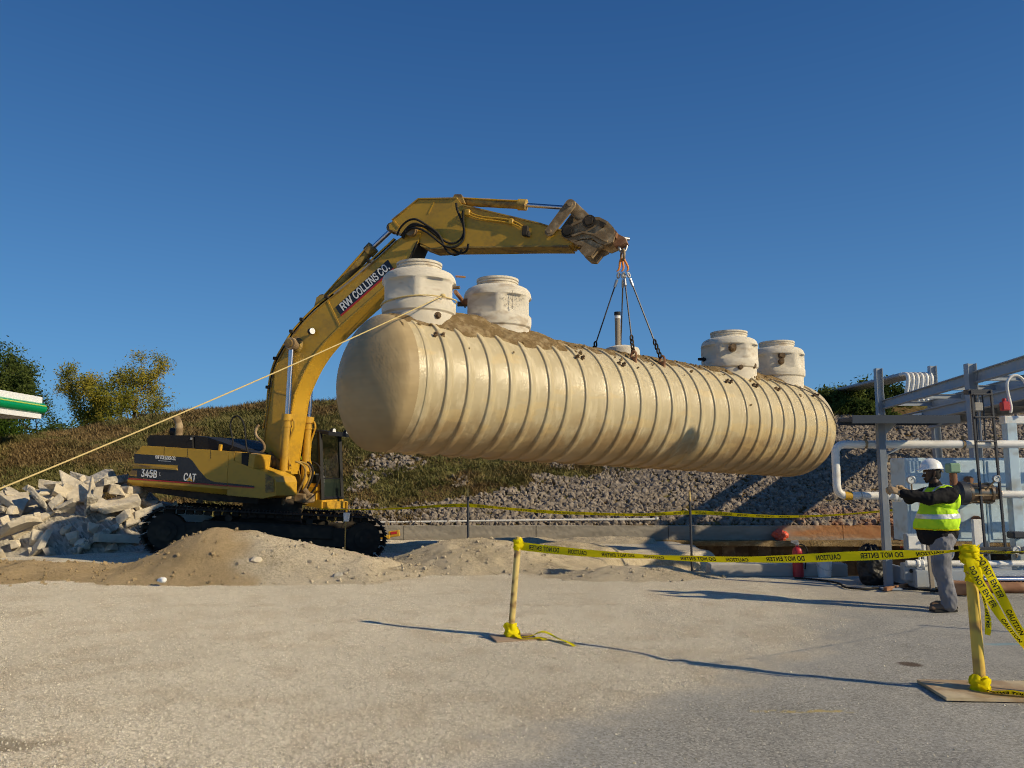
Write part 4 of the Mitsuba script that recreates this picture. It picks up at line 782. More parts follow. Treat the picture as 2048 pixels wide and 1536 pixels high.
obj('weld_seam', kind='stuff', smooth=False, mat='m_yellow', parent=st, mesh=cat(epr([(4.62, 8.30), (4.65, 8.31), (4.50, 8.02), (4.47, 8.02)], QS - 0.01, QS + 0.012), epr([(3.52, 7.95), (3.56, 7.97), (3.72, 7.78), (3.69, 7.75)], QS - 0.01, QS + 0.015)))
def ram(par_lab, p0, p1, p2, r, rr, seg=0.0):
    p0, p1, p2 = [np.asarray(x) for x in (p0, p1, p2)]; d = unit(p2 - p0)
    c_ = obj('hydraulic_cylinder', cat(cyl(p0, p1, r, n=18), cyl(p1 - d * 0.16, p1 + d * 0.04, r * 1.3, n=18), cyl(p0 - EQ * 0.14, p0 + EQ * 0.14, r * 1.25, n=16)), 'm_worn_yellow', ex, smooth=40, label=par_lab)
    obj('rod', cyl(p1, p2, rr, n=14), 'm_chrome', c_, smooth=40); obj('rod_eye', cyl(p2 - EQ * 0.13, p2 + EQ * 0.13, rr * 2, n=16), 'm_grease', c_, smooth=40)
    obj('oil_line', tube([p0 + d * 0.1 + EQ * r * 1.1 + [0, 0, r * 0.5], p1 - d * 0.1 + EQ * r * 1.1 + [0, 0, r * 0.5]], 0.02, 6), 'm_yellow', c_)
ram('stick cylinder along the back of the boom', E(1.50, 6.13, 0), E(2.83, 7.40, 0), E(3.40, 7.85, 0), 0.125, 0.06)
ram('bucket cylinder on top of the stick', E(5.22, 8.34, 0), E(6.86, 8.07, 0), E(8.02, 7.86, 0), 0.105, 0.052)
obj('cylinder_lug', cat(epr([(5.05, 8.30), (5.15, 8.46), (5.32, 8.44), (5.42, 8.20)], -0.22, -0.15), epr([(5.05, 8.30), (5.15, 8.46), (5.32, 8.44), (5.42, 8.20)], 0.15, 0.22), epr([(1.30, 5.9), (1.38, 6.2), (1.6, 6.26), (1.75, 6.08)], 0.15, 0.2), epr([(1.30, 5.9), (1.38, 6.2), (1.6, 6.26), (1.75, 6.08)], -0.2, -0.15)), 'm_worn_yellow', st)
obj('stick_lines', cat(*[tube(curve([E(5.56, 7.95 - o, QS + 0.04), E(6.5, 7.66 - o, QS + 0.04), E(6.72, 7.58 - o, QS + 0.04), E(7.0, 7.34 - o * 0.5, QS + 0.04)], 14), 0.02, 6) for o in (0, 0.075)], ebox(5.52, 7.93, QS + 0.04, (0.14, 0.08, 0.16), 0.02), ebox(6.62, 7.59, QS + 0.04, (0.12, 0.08, 0.14), 0.02)), 'm_yellow', st, smooth=40)
obj('valve_block', cat(ebox(6.98, 7.32, QS + 0.06, (0.14, 0.12, 0.24), 0.02), ebox(7.05, 7.24, QS + 0.06, (0.08, 0.1, 0.14), 0.02)), 'm_mud_steel', st)
for i, P in enumerate([[(3.80, 7.52), (3.97, 7.64), (4.2, 7.75), (4.43, 7.67), (4.75, 7.42), (5.01, 7.18), (5.28, 6.99), (5.5, 6.97), (5.60, 7.12)], [(3.85, 7.45), (4.09, 7.67), (4.40, 7.66), (4.75, 7.48), (4.98, 7.26), (5.22, 7.23), (5.42, 7.42), (5.34, 7.87), (5.30, 8.14)],
                       [(3.9, 7.42), (4.15, 7.62), (4.5, 7.52), (4.80, 7.28), (5.1, 7.10), (5.38, 7.22), (5.44, 7.62), (5.46, 7.95)], [(3.75, 7.50), (3.95, 7.72), (4.25, 7.82), (4.55, 7.66), (4.85, 7.40), (5.0, 7.05), (5.25, 6.90), (5.45, 6.98)]]):
    obj('hose', tube(curve([E(s, h, 0.34 + 0.04 * i + 0.12 * math.sin(j * 0.9)) for j, (s, h) in enumerate(P)], 30), 0.027, 6), 'm_rubber', ex, smooth=True)
# bucket linkage and the worn coupler with its thumb
for q in (-0.34, 0.34):
    obj('idler_link', cat(hull(np.vstack([cyl(E(7.56, 7.24, q - 0.04), E(7.56, 7.24, q + 0.04), 0.10, n=14)[0], cyl(E(8.06, 7.83, q - 0.04), E(8.06, 7.83, q + 0.04), 0.12, n=14)[0]]))), 'm_grease', ex, smooth=40)
obj('power_link', cat(hull(np.vstack([cyl(E(8.06, 7.83, -0.26), E(8.06, 7.83, 0.26), 0.13, n=14)[0], cyl(E(8.50, 7.38, -0.2), E(8.50, 7.38, 0.2), 0.12, n=14)[0]])), cyl(E(8.06, 7.83, -0.40), E(8.06, 7.83, 0.42), 0.06, n=12), cyl(E(7.56, 7.24, -0.42), E(7.56, 7.24, 0.42), 0.055, n=12)), 'm_grease', ex, smooth=40)
coup = [(7.86, 7.10), (7.92, 7.24), (8.12, 7.39), (8.45, 7.50), (8.73, 7.46), (8.92, 7.34), (9.05, 7.18), (9.08, 7.0), (9.03, 6.86), (8.86, 6.80), (8.70, 6.86), (8.55, 6.99), (8.32, 7.0), (8.11, 6.93)]
ck = obj('coupler', cat(epr(coup, 0.30, 0.36), epr(coup, -0.36, -0.30), epr([(8.05, 7.0), (8.1, 7.3), (8.5, 7.42), (8.85, 7.3), (8.98, 7.0), (8.85, 6.88), (8.5, 7.02)], -0.14, 0.14)), 'm_grease', ex, label='worn brown coupler at the end of the stick')
obj('claw', cat(epr([(8.11, 6.93), (8.34, 6.97), (8.52, 6.96), (8.66, 6.86), (8.80, 6.80), (8.66, 6.74), (8.52, 6.58), (8.38, 6.60), (8.26, 6.72), (8.34, 6.83), (8.2, 6.88)], 0.12, 0.36), epr([(8.11, 6.93), (8.34, 6.97), (8.52, 6.96), (8.66, 6.86), (8.80, 6.80), (8.66, 6.74), (8.52, 6.58), (8.38, 6.60), (8.26, 6.72), (8.34, 6.83), (8.2, 6.88)], -0.36, -0.12)), 'm_grease', ck)
obj('nose', cat(epr([(8.90, 7.30), (9.10, 7.10), (9.27, 6.98), (9.30, 6.88), (9.16, 6.82), (9.02, 6.82), (8.95, 7.0)], -0.12, 0.16), epr([(8.98, 7.25), (9.12, 7.08), (9.08, 6.98), (8.98, 7.08)], 0.16, 0.34)), 'm_rust', ck)
obj('pins', cat(*[cyl(E(s, h, -0.42), E(s, h, 0.43), r, n=16) for s, h, r in ((8.0, 7.20, 0.10), (8.50, 7.38, 0.09), (8.80, 7.26, 0.06))], *[lathe(E(s, h, 0.36), EQ, [(0, 0.15), (0.03, 0.15), (0.032, 0.11)], 20) for s, h in ((8.0, 7.20), (8.50, 7.38))]), 'm_mud_steel', ck, smooth=40)
obj('rim_strips', cat(strip([(8.10, 7.06), (8.35, 7.12), (8.6, 7.05), (8.78, 6.92), (8.9, 6.86)], 0.36, 0.40, 0.04), strip([(7.9, 7.23), (8.12, 7.37), (8.45, 7.48), (8.73, 7.44), (8.92, 7.32)], 0.36, 0.385, -0.05)), 'm_grease', ck)
# cab on the far side, its front beside the boom foot
CS, CQ = (0.02, 1.16), (-1.48, -0.52)
hb, ht = lambda s: 1.10 - 0.075 * (s - 1.1), lambda s: 2.84 - 0.07 * (s - 1.1)
def post(s0, h0, s1, h1, q, w=0.075): return tube([E(s0, h0, q), E(s1, h1, q)], w * 0.8, 4)
fs, bs = CS[1], CS[0]
cab = obj('cab', cat(*[post(fs + 0.10, hb(fs), fs - 0.02, ht(fs), q) for q in CQ], *[post(bs, hb(bs), bs, ht(bs), q) for q in CQ], *[post(0.55, hb(.55), 0.52, ht(.52), q) for q in CQ],
    *[post(fs + 0.04, h, fs + 0.04, h, CQ[0]) for h in ()], tube([E(fs + 0.1, hb(fs) + 0.03, CQ[0]), E(fs + 0.1, hb(fs) + 0.03, CQ[1])], 0.05, 4), tube([E(fs - 0.02, ht(fs), CQ[0]), E(fs - 0.02, ht(fs), CQ[1])], 0.05, 4)), 'm_black', ex, label='dark glazed operator cab on the far side of the boom')
obj('roof', epr([(bs - 0.06, ht(bs) - 0.02), (bs - 0.06, ht(bs) + 0.05), (fs - 0.05, ht(fs) + 0.05), (fs + 0.05, ht(fs) - 0.03)], CQ[0] - 0.05, CQ[1] + 0.05), 'm_black', cab)
obj('visor', cat(epr([(fs, ht(fs) - 0.03), (fs, ht(fs) + 0.04), (fs + 0.26, ht(fs) + 0.0), (fs + 0.26, ht(fs) - 0.10)], CQ[0] - 0.04, CQ[1] + 0.04)), 'm_black', cab)
def pane(P): v = EV(np.array(P, float)); return v, np.array([[0, 1, 2], [0, 2, 3]])
obj('front_window', pane([(fs + 0.055, 1.66, CQ[0] + .05), (fs + 0.055, 1.66, CQ[1] - .05), (fs - 0.015, ht(fs) - .05, CQ[1] - .05), (fs - 0.015, ht(fs) - .05, CQ[0] + .05)]), 'm_glass', cab)
obj('lower_window', pane([(fs + 0.095, hb(fs) + .06, CQ[0] + .05), (fs + 0.095, hb(fs) + .06, CQ[1] - .05), (fs + 0.06, 1.62, CQ[1] - .05), (fs + 0.06, 1.62, CQ[0] + .05)]), 'm_tinted_glass', cab)
obj('window_bar', tube([E(fs + 0.058, 1.64, CQ[0]), E(fs + 0.058, 1.64, CQ[1])], 0.018, 6), 'm_black', cab)
for q in CQ:
    obj('side_window', pane([(0.58, 1.55, q), (fs + 0.03, 1.5, q), (fs - 0.05, ht(fs) - .05, q), (0.56, ht(.56) - .05, q)]), 'm_tinted_glass', cab)
    obj('side_window', pane([(bs + 0.04, 1.6, q), (0.50, 1.57, q), (0.48, ht(.5) - .05, q), (bs + 0.04, ht(bs) - .05, q)]), 'm_tinted_glass', cab)
    obj('side_panel', hull(EV(np.array([(s, h, q + d) for d in (-0.015, 0.015) for s, h in ((bs, hb(bs)), (fs + 0.08, hb(fs)), (fs + 0.05, 1.5), (bs, 1.58))]))), 'm_yellow' if q > -1 else 'm_black', cab)
obj('rear_wall', hull(EV(np.array([(bs + d, h, q) for d in (-0.02, 0.0) for h, q in ((hb(bs), CQ[0]), (hb(bs), CQ[1]), (1.9, CQ[0]), (1.9, CQ[1]))]))), 'm_black', cab)
obj('operator_seat', cat(ebox(0.42, 1.58, -1.0, (0.46, 0.48, 0.14), 0.04), ebox(0.20, 1.95, -1.0, (0.12, 0.46, 0.66), 0.05), ebox(0.42, 1.35, -1.0, (0.3, 0.3, 0.35), 0.02)), 'm_black', cab)
obj('console', cat(ebox(0.95, 1.45, -0.72, (0.16, 0.22, 0.55), 0.03), ebox(0.55, 1.68, -0.68, (0.4, 0.14, 0.3), 0.03)), 'm_black', cab)
for q in (CQ[0] + 0.02, CQ[1] - 0.26):
    lk = obj('cab_light', lathe(E(fs + 0.22, ht(fs) + 0.02, q), EU, [(-0.10, 0.03), (-0.06, 0.075), (0.02, 0.085)], 16), 'm_black', cab)
    obj('lens', cyl(E(fs + 0.235, ht(fs) + 0.018, q), E(fs + 0.25, ht(fs) + 0.017, q), 0.075, n=16), 'm_lamp_glass', lk)
obj('wiper', tube([E(fs + 0.07, 1.25, -0.7), E(fs + 0.03, 2.0, -0.75)], 0.012, 4), 'm_black', cab)
obj('cab_base', cat(epr([(-0.1, 1.20), (-0.1, 1.08), (1.30, 0.88), (1.30, 1.09)], CQ[0] - 0.03, CQ[1] + 0.08), epr([(0.6, 1.45), (1.14, 1.42), (1.14, 1.08), (0.6, 1.1)], CQ[1] + 0.0, CQ[1] + 0.09)), 'm_yellow', ex)
obj('cab_step', cat(epr([(1.18, 1.06), (1.42, 1.04), (1.42, 0.86), (1.18, 0.87)], CQ[0] - 0.03, CQ[1] + 0.02), ebox(1.44, 0.80, -1.42, (0.05, 0.06, 0.45), 0.01)), 'm_yellow', ex)

# ================================================================ CAUTION TAPE, POSTS, STAKES
def ribbon(P, W, roll, n=160):
    """A tape along P; W widths, roll angles in degrees (0 = upright), given per point. Returns the mesh and a placing function for print."""
    C = curve(P, n); u_ = np.linspace(0, 1, len(P)); d = np.r_[0, np.cumsum(np.linalg.norm(np.diff(np.asarray(P, float), axis=0), axis=1))]; u_ = d / d[-1]
    s = np.r_[0, np.cumsum(np.linalg.norm(np.diff(C, axis=0), axis=1))]; un = np.linspace(0, 1, n)
    w = np.interp(un, u_, W); ro = np.radians(np.interp(un, u_, roll))
    t = np.gradient(C, axis=0); t /= np.linalg.norm(t, axis=1, keepdims=True)
    side = np.cross(t, [0, 0, 1.0]); side /= np.linalg.norm(side, axis=1, keepdims=True) + 1e-9; up = np.cross(side, t)
    A = np.cos(ro)[:, None] * up + np.sin(ro)[:, None] * side; N = np.cross(t, A)
    a = np.linspace(-0.5, 0.5, 5)
    v = (C[:, None] + a[None, :, None] * (w[:, None] * A)[:, None] + (0.006 * np.sin(s * 9)[:, None, None] * np.cos(a * PI)[None, :, None]) * N[:, None]).reshape(-1, 3)
    def put(S, Y, Zz):
        g = lambda Q: np.stack([np.interp(S, s, Q[:, i]) for i in range(3)], 1)
        return g(C) + (Y * np.interp(S, s, w))[:, None] * g(A) + Zz[:, None] * g(N) + (0.006 * np.sin(S * 9) * np.cos(Y * PI))[:, None] * g(N)
    return (v, grid_faces(n, 5)), put, s[-1]
def caution_tape(name, P, W, roll, label, cat_='caution tape', mirrored=True, lettering=True, start=0.12, parent=None, group=None):
    m, put, L = ribbon(P, W, roll)
    k = obj(name, m, 'm_tape', parent, smooth=True, label=label, cat=None if parent else cat_, group=group)
    if lettering:
        parts, s0, i = [], start, 0
        while s0 < L - 0.25:
            txt = ('DO NOT ENTER', 'CAUTION')[i % 2]; wd = (0.33, 0.20)[i % 2]
            t = meshkit.text_mesh(txt, 0.042, 0.004, True); t = trimesh.Trimesh(t.vertices, t.faces)
            v = np.array(t.vertices); v[:, 0] = (v[:, 0] - v[:, 0].min()) / np.ptp(v[:, 0]) * wd
            S = s0 + (wd - v[:, 0] if mirrored else v[:, 0])
            parts.append((put(S, (v[:, 1] - 0.021) / 0.078, v[:, 2] - 0.002), np.array(t.faces)))
            s0 += wd + (0.10, 0.16)[i % 2]; i += 1
        if parts: obj('lettering', cat(*parts), 'm_tape_ink', k, kind='stuff')
    return k
FT = [(0.067, 8.41, 0.925), (0.435, 8.236, 0.896), (0.867, 8.022, 0.876), (1.318, 7.784, 0.872), (1.74, 7.546, 0.874), (2.133, 7.308, 0.892), (2.498, 7.07, 0.924), (2.834, 6.831, 0.965), (3.14, 6.593, 1.001), (3.311, 6.45, 1.026), (3.497, 6.284, 1.066)]
caution_tape('caution_tape', FT, [0.085, 0.08, 0.078, 0.078, 0.078, 0.078, 0.078, 0.078, 0.075, 0.06, 0.035], [0, 4, 28, 58, 40, 46, 22, 4, 14, 45, 75], 'near yellow caution tape strung between the two yellow posts, its lettering seen from behind')
BT = [(-4.318, 18.2, 0.952), (-3.583, 17.9, 0.952), (-2.395, 17.3, 0.995), (-1.495, 16.8, 1.064), (-0.893, 16.6, 1.08), (-0.245, 16.5, 1.033), (0.765, 16.3, 0.96), (1.76, 16.2, 0.925), (2.735, 16.05, 0.921), (3.552, 15.93, 0.965), (4.392, 15.6, 0.931), (5.333, 15.0, 0.929), (6.052, 14.5, 0.996), (6.625, 14.0, 1.085)]
caution_tape('caution_tape', BT, [0.078] * 14, [70, 75, 62, 45, 20, 50, 30, 48, 40, 8, 30, 55, 70, 60], 'far yellow caution tape running along the pit in front of the kerb wall', start=2.4)
# left post on its plate
lp = thing('barrier_post', 'rusty yellow post in the middle of the yard, tape tied to its top', 'post')
obj('post', tube([(-0.015, 8.41, 0.0), (0.025, 8.41, 0.5), (0.067, 8.41, 1.0)], 0.033, 14), 'm_old_post', lp, smooth=40)
obj('post_cap', cyl((0.066, 8.41, 0.985), (0.068, 8.41, 1.015), 0.038, 0.03, 14), 'm_yellow_post', lp)
obj('base_plate', box((0.02, 8.36, 0.012), (0.44, 0.32, 0.016), rot([0, 0, 1], 14).T, 0.004), 'm_plate_rust', lp)
def crumple(c, r, seed, n=7, h=0.5):
    g = np.random.default_rng(seed); ms = []
    for i in range(n):
        a = g.uniform(0, 2 * PI); z = g.uniform(-h, h) * r
        P = [np.asarray(c) + [r * math.cos(a + b) * (0.75 + 0.4 * g.random()), r * math.sin(a + b) * (0.75 + 0.4 * g.random()), z + g.normal() * 0.25 * r] for b in np.linspace(0, g.uniform(2.5, 5.5), 6)]
        ms.append(ribbon(P, g.uniform(0.03, 0.07, 6), g.uniform(-50, 50, 6), 26)[0])
    return cat(*ms)
obj('tape_end', cat(crumple((-0.01, 8.40, 0.07), 0.065, 1, 10, 1.0),
    ribbon([(0.02, 8.38, 0.06), (0.10, 8.33, 0.03), (0.20, 8.30, 0.045), (0.31, 8.36, 0.07), (0.43, 8.25, 0.04), (0.52, 8.1, 0.03), (0.60, 7.96, 0.012)], [0.07, 0.06, 0.05, 0.075, 0.06, 0.05, 0.04], [50, 80, 60, 95, 70, 85, 90], 60)[0],
    ribbon([(0.05, 8.33, 0.05), (0.15, 8.24, 0.02), (0.26, 8.27, 0.03), (0.33, 8.22, 0.02)], [0.07, 0.07, 0.06, 0.07], [80, 60, 95, 85], 40)[0]), 'm_tape', smooth=True, label='crumpled end of caution tape knotted at the foot of the middle post', cat='tape end')
obj('tape_knot', crumple((0.066, 8.41, 0.95), 0.045, 2, 5, 1.2), 'm_tape', smooth=True, label='caution tape wound round the top of the middle post', cat='tape end')
# right post on its plate
rp = thing('barrier_post', 'near yellow post on a big worn base plate at the right', 'post')
obj('post', tube([(3.533, 6.26, 0.02), (3.525, 6.26, 0.5), (3.516, 6.26, 1.085)], 0.041, 18), 'm_yellow_post', rp, smooth=40)
obj('post_cap', cyl((3.516, 6.26, 1.06), (3.516, 6.26, 1.105), 0.05, 0.047, 18), 'm_tape', rp)
pv = hull([(x, y, z) for z in (0.012, 0.034) for x, y in ((3.20, 6.56), (4.34, 6.50), (4.25, 5.93), (3.15, 6.03))])
obj('base_plate', pv, 'm_plate', rp)
for i, (x, y) in enumerate(((3.24, 6.48), (3.22, 6.08), (4.24, 6.44), (4.2, 6.0))): obj('foot_pad', box((x, y, 0.004), (0.08, 0.05, 0.02)), 'm_plate_rust', rp)
obj('tape_knot', cat(crumple((3.516, 6.26, 1.03), 0.062, 5, 12, 1.1), crumple((3.535, 6.255, 0.93), 0.055, 6, 8, 1.6)), 'm_tape', smooth=True, label='bunched caution tape wound round the top of the right post', cat='tape end')
obj('tape_knot', crumple((3.53, 6.26, 0.07), 0.065, 7, 9, 0.7), 'm_tape', smooth=True, label='caution tape wound round the foot of the right post', cat='tape end')
G = 'tape ends hanging from the right post'
caution_tape('tape_end', [(3.506, 6.21, 1.052), (3.577, 6.2, 0.977), (3.643, 6.2, 0.847), (3.708, 6.19, 0.699), (3.789, 6.18, 0.515), (3.93, 6.15, 0.28), (4.02, 6.1, 0.05)], [0.04, 0.08, 0.078, 0.07, 0.06, 0.05, 0.05], [-8, 12, -10, 18, 35, 50, 40], 'wide upper strand of tape trailing down right from the right post', 'tape end', False, start=0.06)
caution_tape('tape_end', [(3.457, 6.17, 1.05), (3.488, 6.16, 0.90), (3.569, 6.15, 0.743), (3.634, 6.14, 0.615), (3.718, 6.13, 0.481), (3.88, 6.1, 0.27), (3.98, 6.05, 0.06)], [0.04, 0.07, 0.07, 0.06, 0.045, 0.04, 0.045], [-30, 10, -12, 30, 60, 30, 55], 'lower strand of tape trailing down right from the right post', 'tape end', False, start=0.1)
caution_tape('tape_end', [(3.53, 6.2, 0.90), (3.555, 6.2, 0.773), (3.58, 6.2, 0.644), (3.588, 6.2, 0.552), (3.577, 6.2, 0.442)], [0.02, 0.025, 0.02, 0.045, 0.04], [0, 60, 20, 40, 10], 'short thin strand of tape dangling beside the right post', 'tape end', False, start=0.08)
caution_tape('caution_tape', [(3.522, 6.26, 1.066), (3.757, 6.4, 1.040), (4.326, 6.8, 1.003), (5.2, 7.4, 0.97), (6.4, 8.2, 1.0)], [0.03, 0.05, 0.05, 0.07, 0.07], [80, 62, 66, 60, 60], 'twisted caution tape leaving the right post towards the right edge', start=0.2)
obj('end_stake', cyl((6.4, 8.2, 0.0), (6.4, 8.2, 1.05), 0.02, n=8), 'm_dark_paint', label='thin dark stake beyond the right edge holding the twisted tape', cat='stake')
caution_tape('tape_end', [(3.50, 6.19, 0.07), (3.55, 6.13, 0.05), (3.64, 6.07, 0.06), (3.75, 6.03, 0.05), (3.95, 6.0, 0.045), (4.15, 5.96, 0.05)], [0.06, 0.08, 0.085, 0.08, 0.08, 0.07], [60, 70, 55, 62, 75, 80], 'tape lying over the base plate of the right post', 'tape end', True, start=0.04)
# stakes along the pit
for (x, y, z0, z1, lab) in [(-0.887, 16.6, 0.0, 1.48, 'thin black stake with a yellow tip standing in the sand mound'), (3.526, 15.93, -1.7, 1.40, 'thin dark stake with a yellow tip standing in the pit')]:
    k = thing('tape_stake', lab, 'stake'); obj('rod', tube([(x, y, z0), (x - 0.012, y, (z0 + z1) / 2), (x - 0.02, y, z1 - 0.22)], 0.024, 8), 'm_dark_paint', k)
    obj('tip', cyl((x - 0.02, y, z1 - 0.22), (x - 0.021, y, z1), 0.021, 0.016, 8), 'm_old_post', k)
k = thing('marker_stake', 'thin stake topped with a pale blue-white cup in front of the track', 'stake')
obj('rod', cyl((-3.56, 17.35, 0.0), (-3.56, 17.35, 0.76), 0.014, n=6), 'm_worn_yellow', k); obj('cup', lathe((-3.545, 17.35, 0.72), [0.03, 0, 1], [(0, 0.05), (0.001, 0.055), (0.18, 0.075), (0.181, 0.001)], 16), 'm_white', k)

# ================================================================ PLANT AT THE RIGHT
def beam(a, b, w, h, bevel=0.0):
    """I-beam from a to b: w wide flanges, h deep."""
    a, b = np.asarray(a, float), np.asarray(b, float); L = np.linalg.norm(b - a); x = (b - a) / L
    y = unit(np.cross([0, 0, 1.0], x) if abs(x[2]) < 0.9 else [0, 1.0, 0]); z = np.cross(x, y); A = np.array([x, y, z]); c = (a + b) / 2; t = max(0.012, h * 0.07)
    return cat(box(c, (L, t * 0.8, h - 2 * t), A), box(c + z * (h - t) / 2, (L, w, t), A), box(c - z * (h - t) / 2, (L, w, t), A))
rk = thing('pipe_rack', 'grey-blue steel pipe rack of posts and beams climbing the bank at the right', 'rack')
for (x, y, z0, z1) in [(14.55, 31.5, 2.2, 6.0), (16.7, 31.5, 2.2, 6.1), (13.3, 23.0, -2.3, 4.95), (15.45, 23.0, -2.3, 4.95)]:
    obj('post', beam((x, y, z0), (x, y, z1), 0.24, 0.26), 'm_rack_paint', rk)
for x in (14.55, 16.7): obj('pier', lathe((x, 31.5, 1.6), [0, 0, 1], [(0, 0.3), (0.6, 0.3), (0.68, 0.28), (0.69, 0.001)], 18), 'm_pier', rk)
dx = lambda y, o: o + (y - 23.0) * 0.147
for o in (13.46, 15.29):
    for h in (4.56, 3.80):
        obj('long_beam', beam((dx(31.8, o), 31.8, h), (dx(14.0, o), 14.0, h), 0.20, 0.33), 'm_rack_paint', rk)
for y in (31.2, 28.4, 25.7, 23.2, 20.4, 17.6, 15.0):
    obj('cross_beam', beam((dx(y, 13.46) + 0.05, y, 4.56), (dx(y, 15.29) - 0.05, y, 4.56), 0.12, 0.16), 'm_rack_paint', rk)
    if y < 30: obj('cross_beam', beam((dx(y, 13.46) + 0.05, y, 3.80), (dx(y, 15.29) - 0.05, y, 3.80), 0.12, 0.16), 'm_rack_paint', rk)
for o in (13.95, 14.85):
    a_, b_ = np.array([dx(30.5, o), 30.5, 3.90]), np.array([dx(14.2, o), 14.2, 3.90]); x_ = unit(b_ - a_); A_ = np.array([x_, np.cross([0, 0, 1], x_), [0, 0, 1]])
    tr_ = obj('cable_tray', box((a_ + b_) / 2, (np.linalg.norm(b_ - a_), 0.56, 0.02), A_), 'm_rack_paint', rk)
    obj('tray_rail', cat(*[box((a_ + b_) / 2 + A_[1] * s_ + [0, 0, 0.05], (np.linalg.norm(b_ - a_), 0.02, 0.12), A_) for s_ in (-0.29, 0.29)]), 'm_rack_paint', tr_)
obj('brace', beam((14.6, 31.3, 2.6), (15.9, 31.3, 3.2), 0.08, 0.08), 'm_rack_paint', rk)
obj('name_plate', box((dx(27.6, 13.46) - 0.12, 27.6, 3.80), (0.02, 0.6, 0.17), None), 'm_white_pipe', rk)
for i in range(6):
    x = 15.68 + i * 0.185
    P = [(x, 31.4, 4.75), (x, 31.4, 5.58), (x, 31.44, 5.72), (x - 0.02, 31.58, 5.79), (x - 0.06, 31.9, 5.80), (x - 0.25, 38.5, 5.86)]
    k = obj('insulated_pipe', tube(curve(P[:5], 14), 0.08, 10), 'm_white_pipe', label=('leftmost', 'second from left', 'third from left', 'fourth from left', 'fifth from left', 'rightmost')[i] + ' of the six short white riser pipes over the rack', cat='pipe', group='six white pipes over the rack', smooth=True)
    obj('pipe_run', tube([P[4], P[5]], 0.075, 8), 'm_rack_paint', k, smooth=True)
# a floodlight on its mast, standing past the right edge of the picture
fl = thing('floodlight_mast', 'grey mast with a broad floodlight head past the right edge', 'light')
obj('mast', cyl((11.1, 13.6, 0), (11.1, 13.6, 6.0), 0.09, 0.06, 14), 'm_rack_paint', fl, smooth=40)
obj('head', box((11.1, 13.6, 6.25), (1.25, 0.45, 0.62), bevel=0.14), 'm_rack_paint', fl)
# post with the flat cross beam in front
fp = thing('steel_frame', 'grey square post carrying a flat dark cross beam beside the white pipe loop', 'frame')
obj('post', box((5.57, 12.1, 1.23), (0.105, 0.105, 2.48), bevel=0.008), 'm_post_paint', fp)
obj('base_plate', box((5.57, 12.1, 0.012), (0.28, 0.28, 0.03), bevel=0.004), 'm_rack_paint', fp)
obj('cross_beam', cat(box((5.78, 11.97, 2.50), (1.56, 0.50, 0.05), bevel=0.005), box((5.78, 11.715, 2.485), (1.58, 0.03, 0.12)), box((5.78, 12.225, 2.49), (1.58, 0.03, 0.12))), 'm_steel_blue', fp)
obj('bracket', hull([(x, 12.1 + d, z) for d in (-0.01, 0.01) for x, z in ((5.63, 2.47), (5.85, 2.47), (5.63, 2.27))]), 'm_rack_paint', fp)
# white pipe loop with the big valve
R_ = 0.060
def bend(P, r=0.16):
    """Polyline with rounded corners."""
    P = [np.asarray(p, float) for p in P]; out = [P[0]]
    for a, b, c in zip(P, P[1:], P[2:]):
        u_, w_ = unit(a - b), unit(c - b)
        for t in np.linspace(0, 1, 9): out.append((1 - t) ** 2 * (b + u_ * r) + 2 * t * (1 - t) * b + t * t * (b + w_ * r))
    return out + [P[-1]]
pl = thing('pipe_loop', 'white pipe loop with rounded corners left of the worker', 'pipe')
obj('pipe', tube(bend([(9.4, 12.3, 2.15), (4.955, 12.3, 2.14), (4.955, 12.3, 1.36), (5.84, 12.3, 1.36)]), R_, 20), 'm_white_pipe', pl, smooth=40)
obj('pipe', tube(bend([(5.9, 12.3, 1.36), (6.25, 12.3, 1.38), (6.62, 12.3, 1.40)]), R_, 18), 'm_white_pipe', pl, smooth=40)
obj('yellow_band', cyl((5.06, 12.3, 1.36), (5.17, 12.3, 1.36), R_ + 0.006, n=20), 'm_yellow', pl, smooth=40)
for x in (5.80, 5.86, 6.10): obj('flange', cyl((x, 12.3, 1.36), (x + 0.045, 12.3, 1.36), 0.095, n=20), 'm_white_pipe', pl, smooth=40)
obj('pipe', cyl((7.38, 12.3, 1.385), (9.4, 12.3, 1.375), 0.056, n=18), 'm_white_pipe', pl, smooth=40)
obj('valve_body', lathe((6.78, 12.3, 1.40), [1, 0, 0], [(-0.02, 0.001), (-0.02, 0.14), (0.02, 0.18), (0.12, 0.18), (0.14, 0.16)], 28), 'm_dark_paint', pl, smooth=40)
obj('strainer', lathe((6.92, 12.3, 1.40), [1, 0, 0], [(0, 0.165), (0.04, 0.165), (0.05, 0.138), (0.31, 0.138), (0.32, 0.165), (0.36, 0.165), (0.37, 0.055), (0.42, 0.055), (0.42, 0.085), (0.46, 0.10), (0.50, 0.085), (0.50, 0.001)], 28), 'm_bronze', pl, smooth=40)
for k_, a in enumerate(np.arange(8) * PI / 4 + 0.2): obj('bolt', cyl((6.91, 12.3 + 0.15 * math.cos(a), 1.40 + 0.15 * math.sin(a)), (7.30, 12.3 + 0.15 * math.cos(a), 1.40 + 0.15 * math.sin(a)), 0.010, n=6), 'm_grease', pl)
obj('motor_box', cat(box((6.74, 12.3, 1.78), (0.17, 0.16, 0.15), bevel=0.02)), 'm_green_box', pl); obj('valve_stem', cyl((6.74, 12.3, 1.52), (6.74, 12.3, 1.71), 0.055, n=14), 'm_rust', pl)
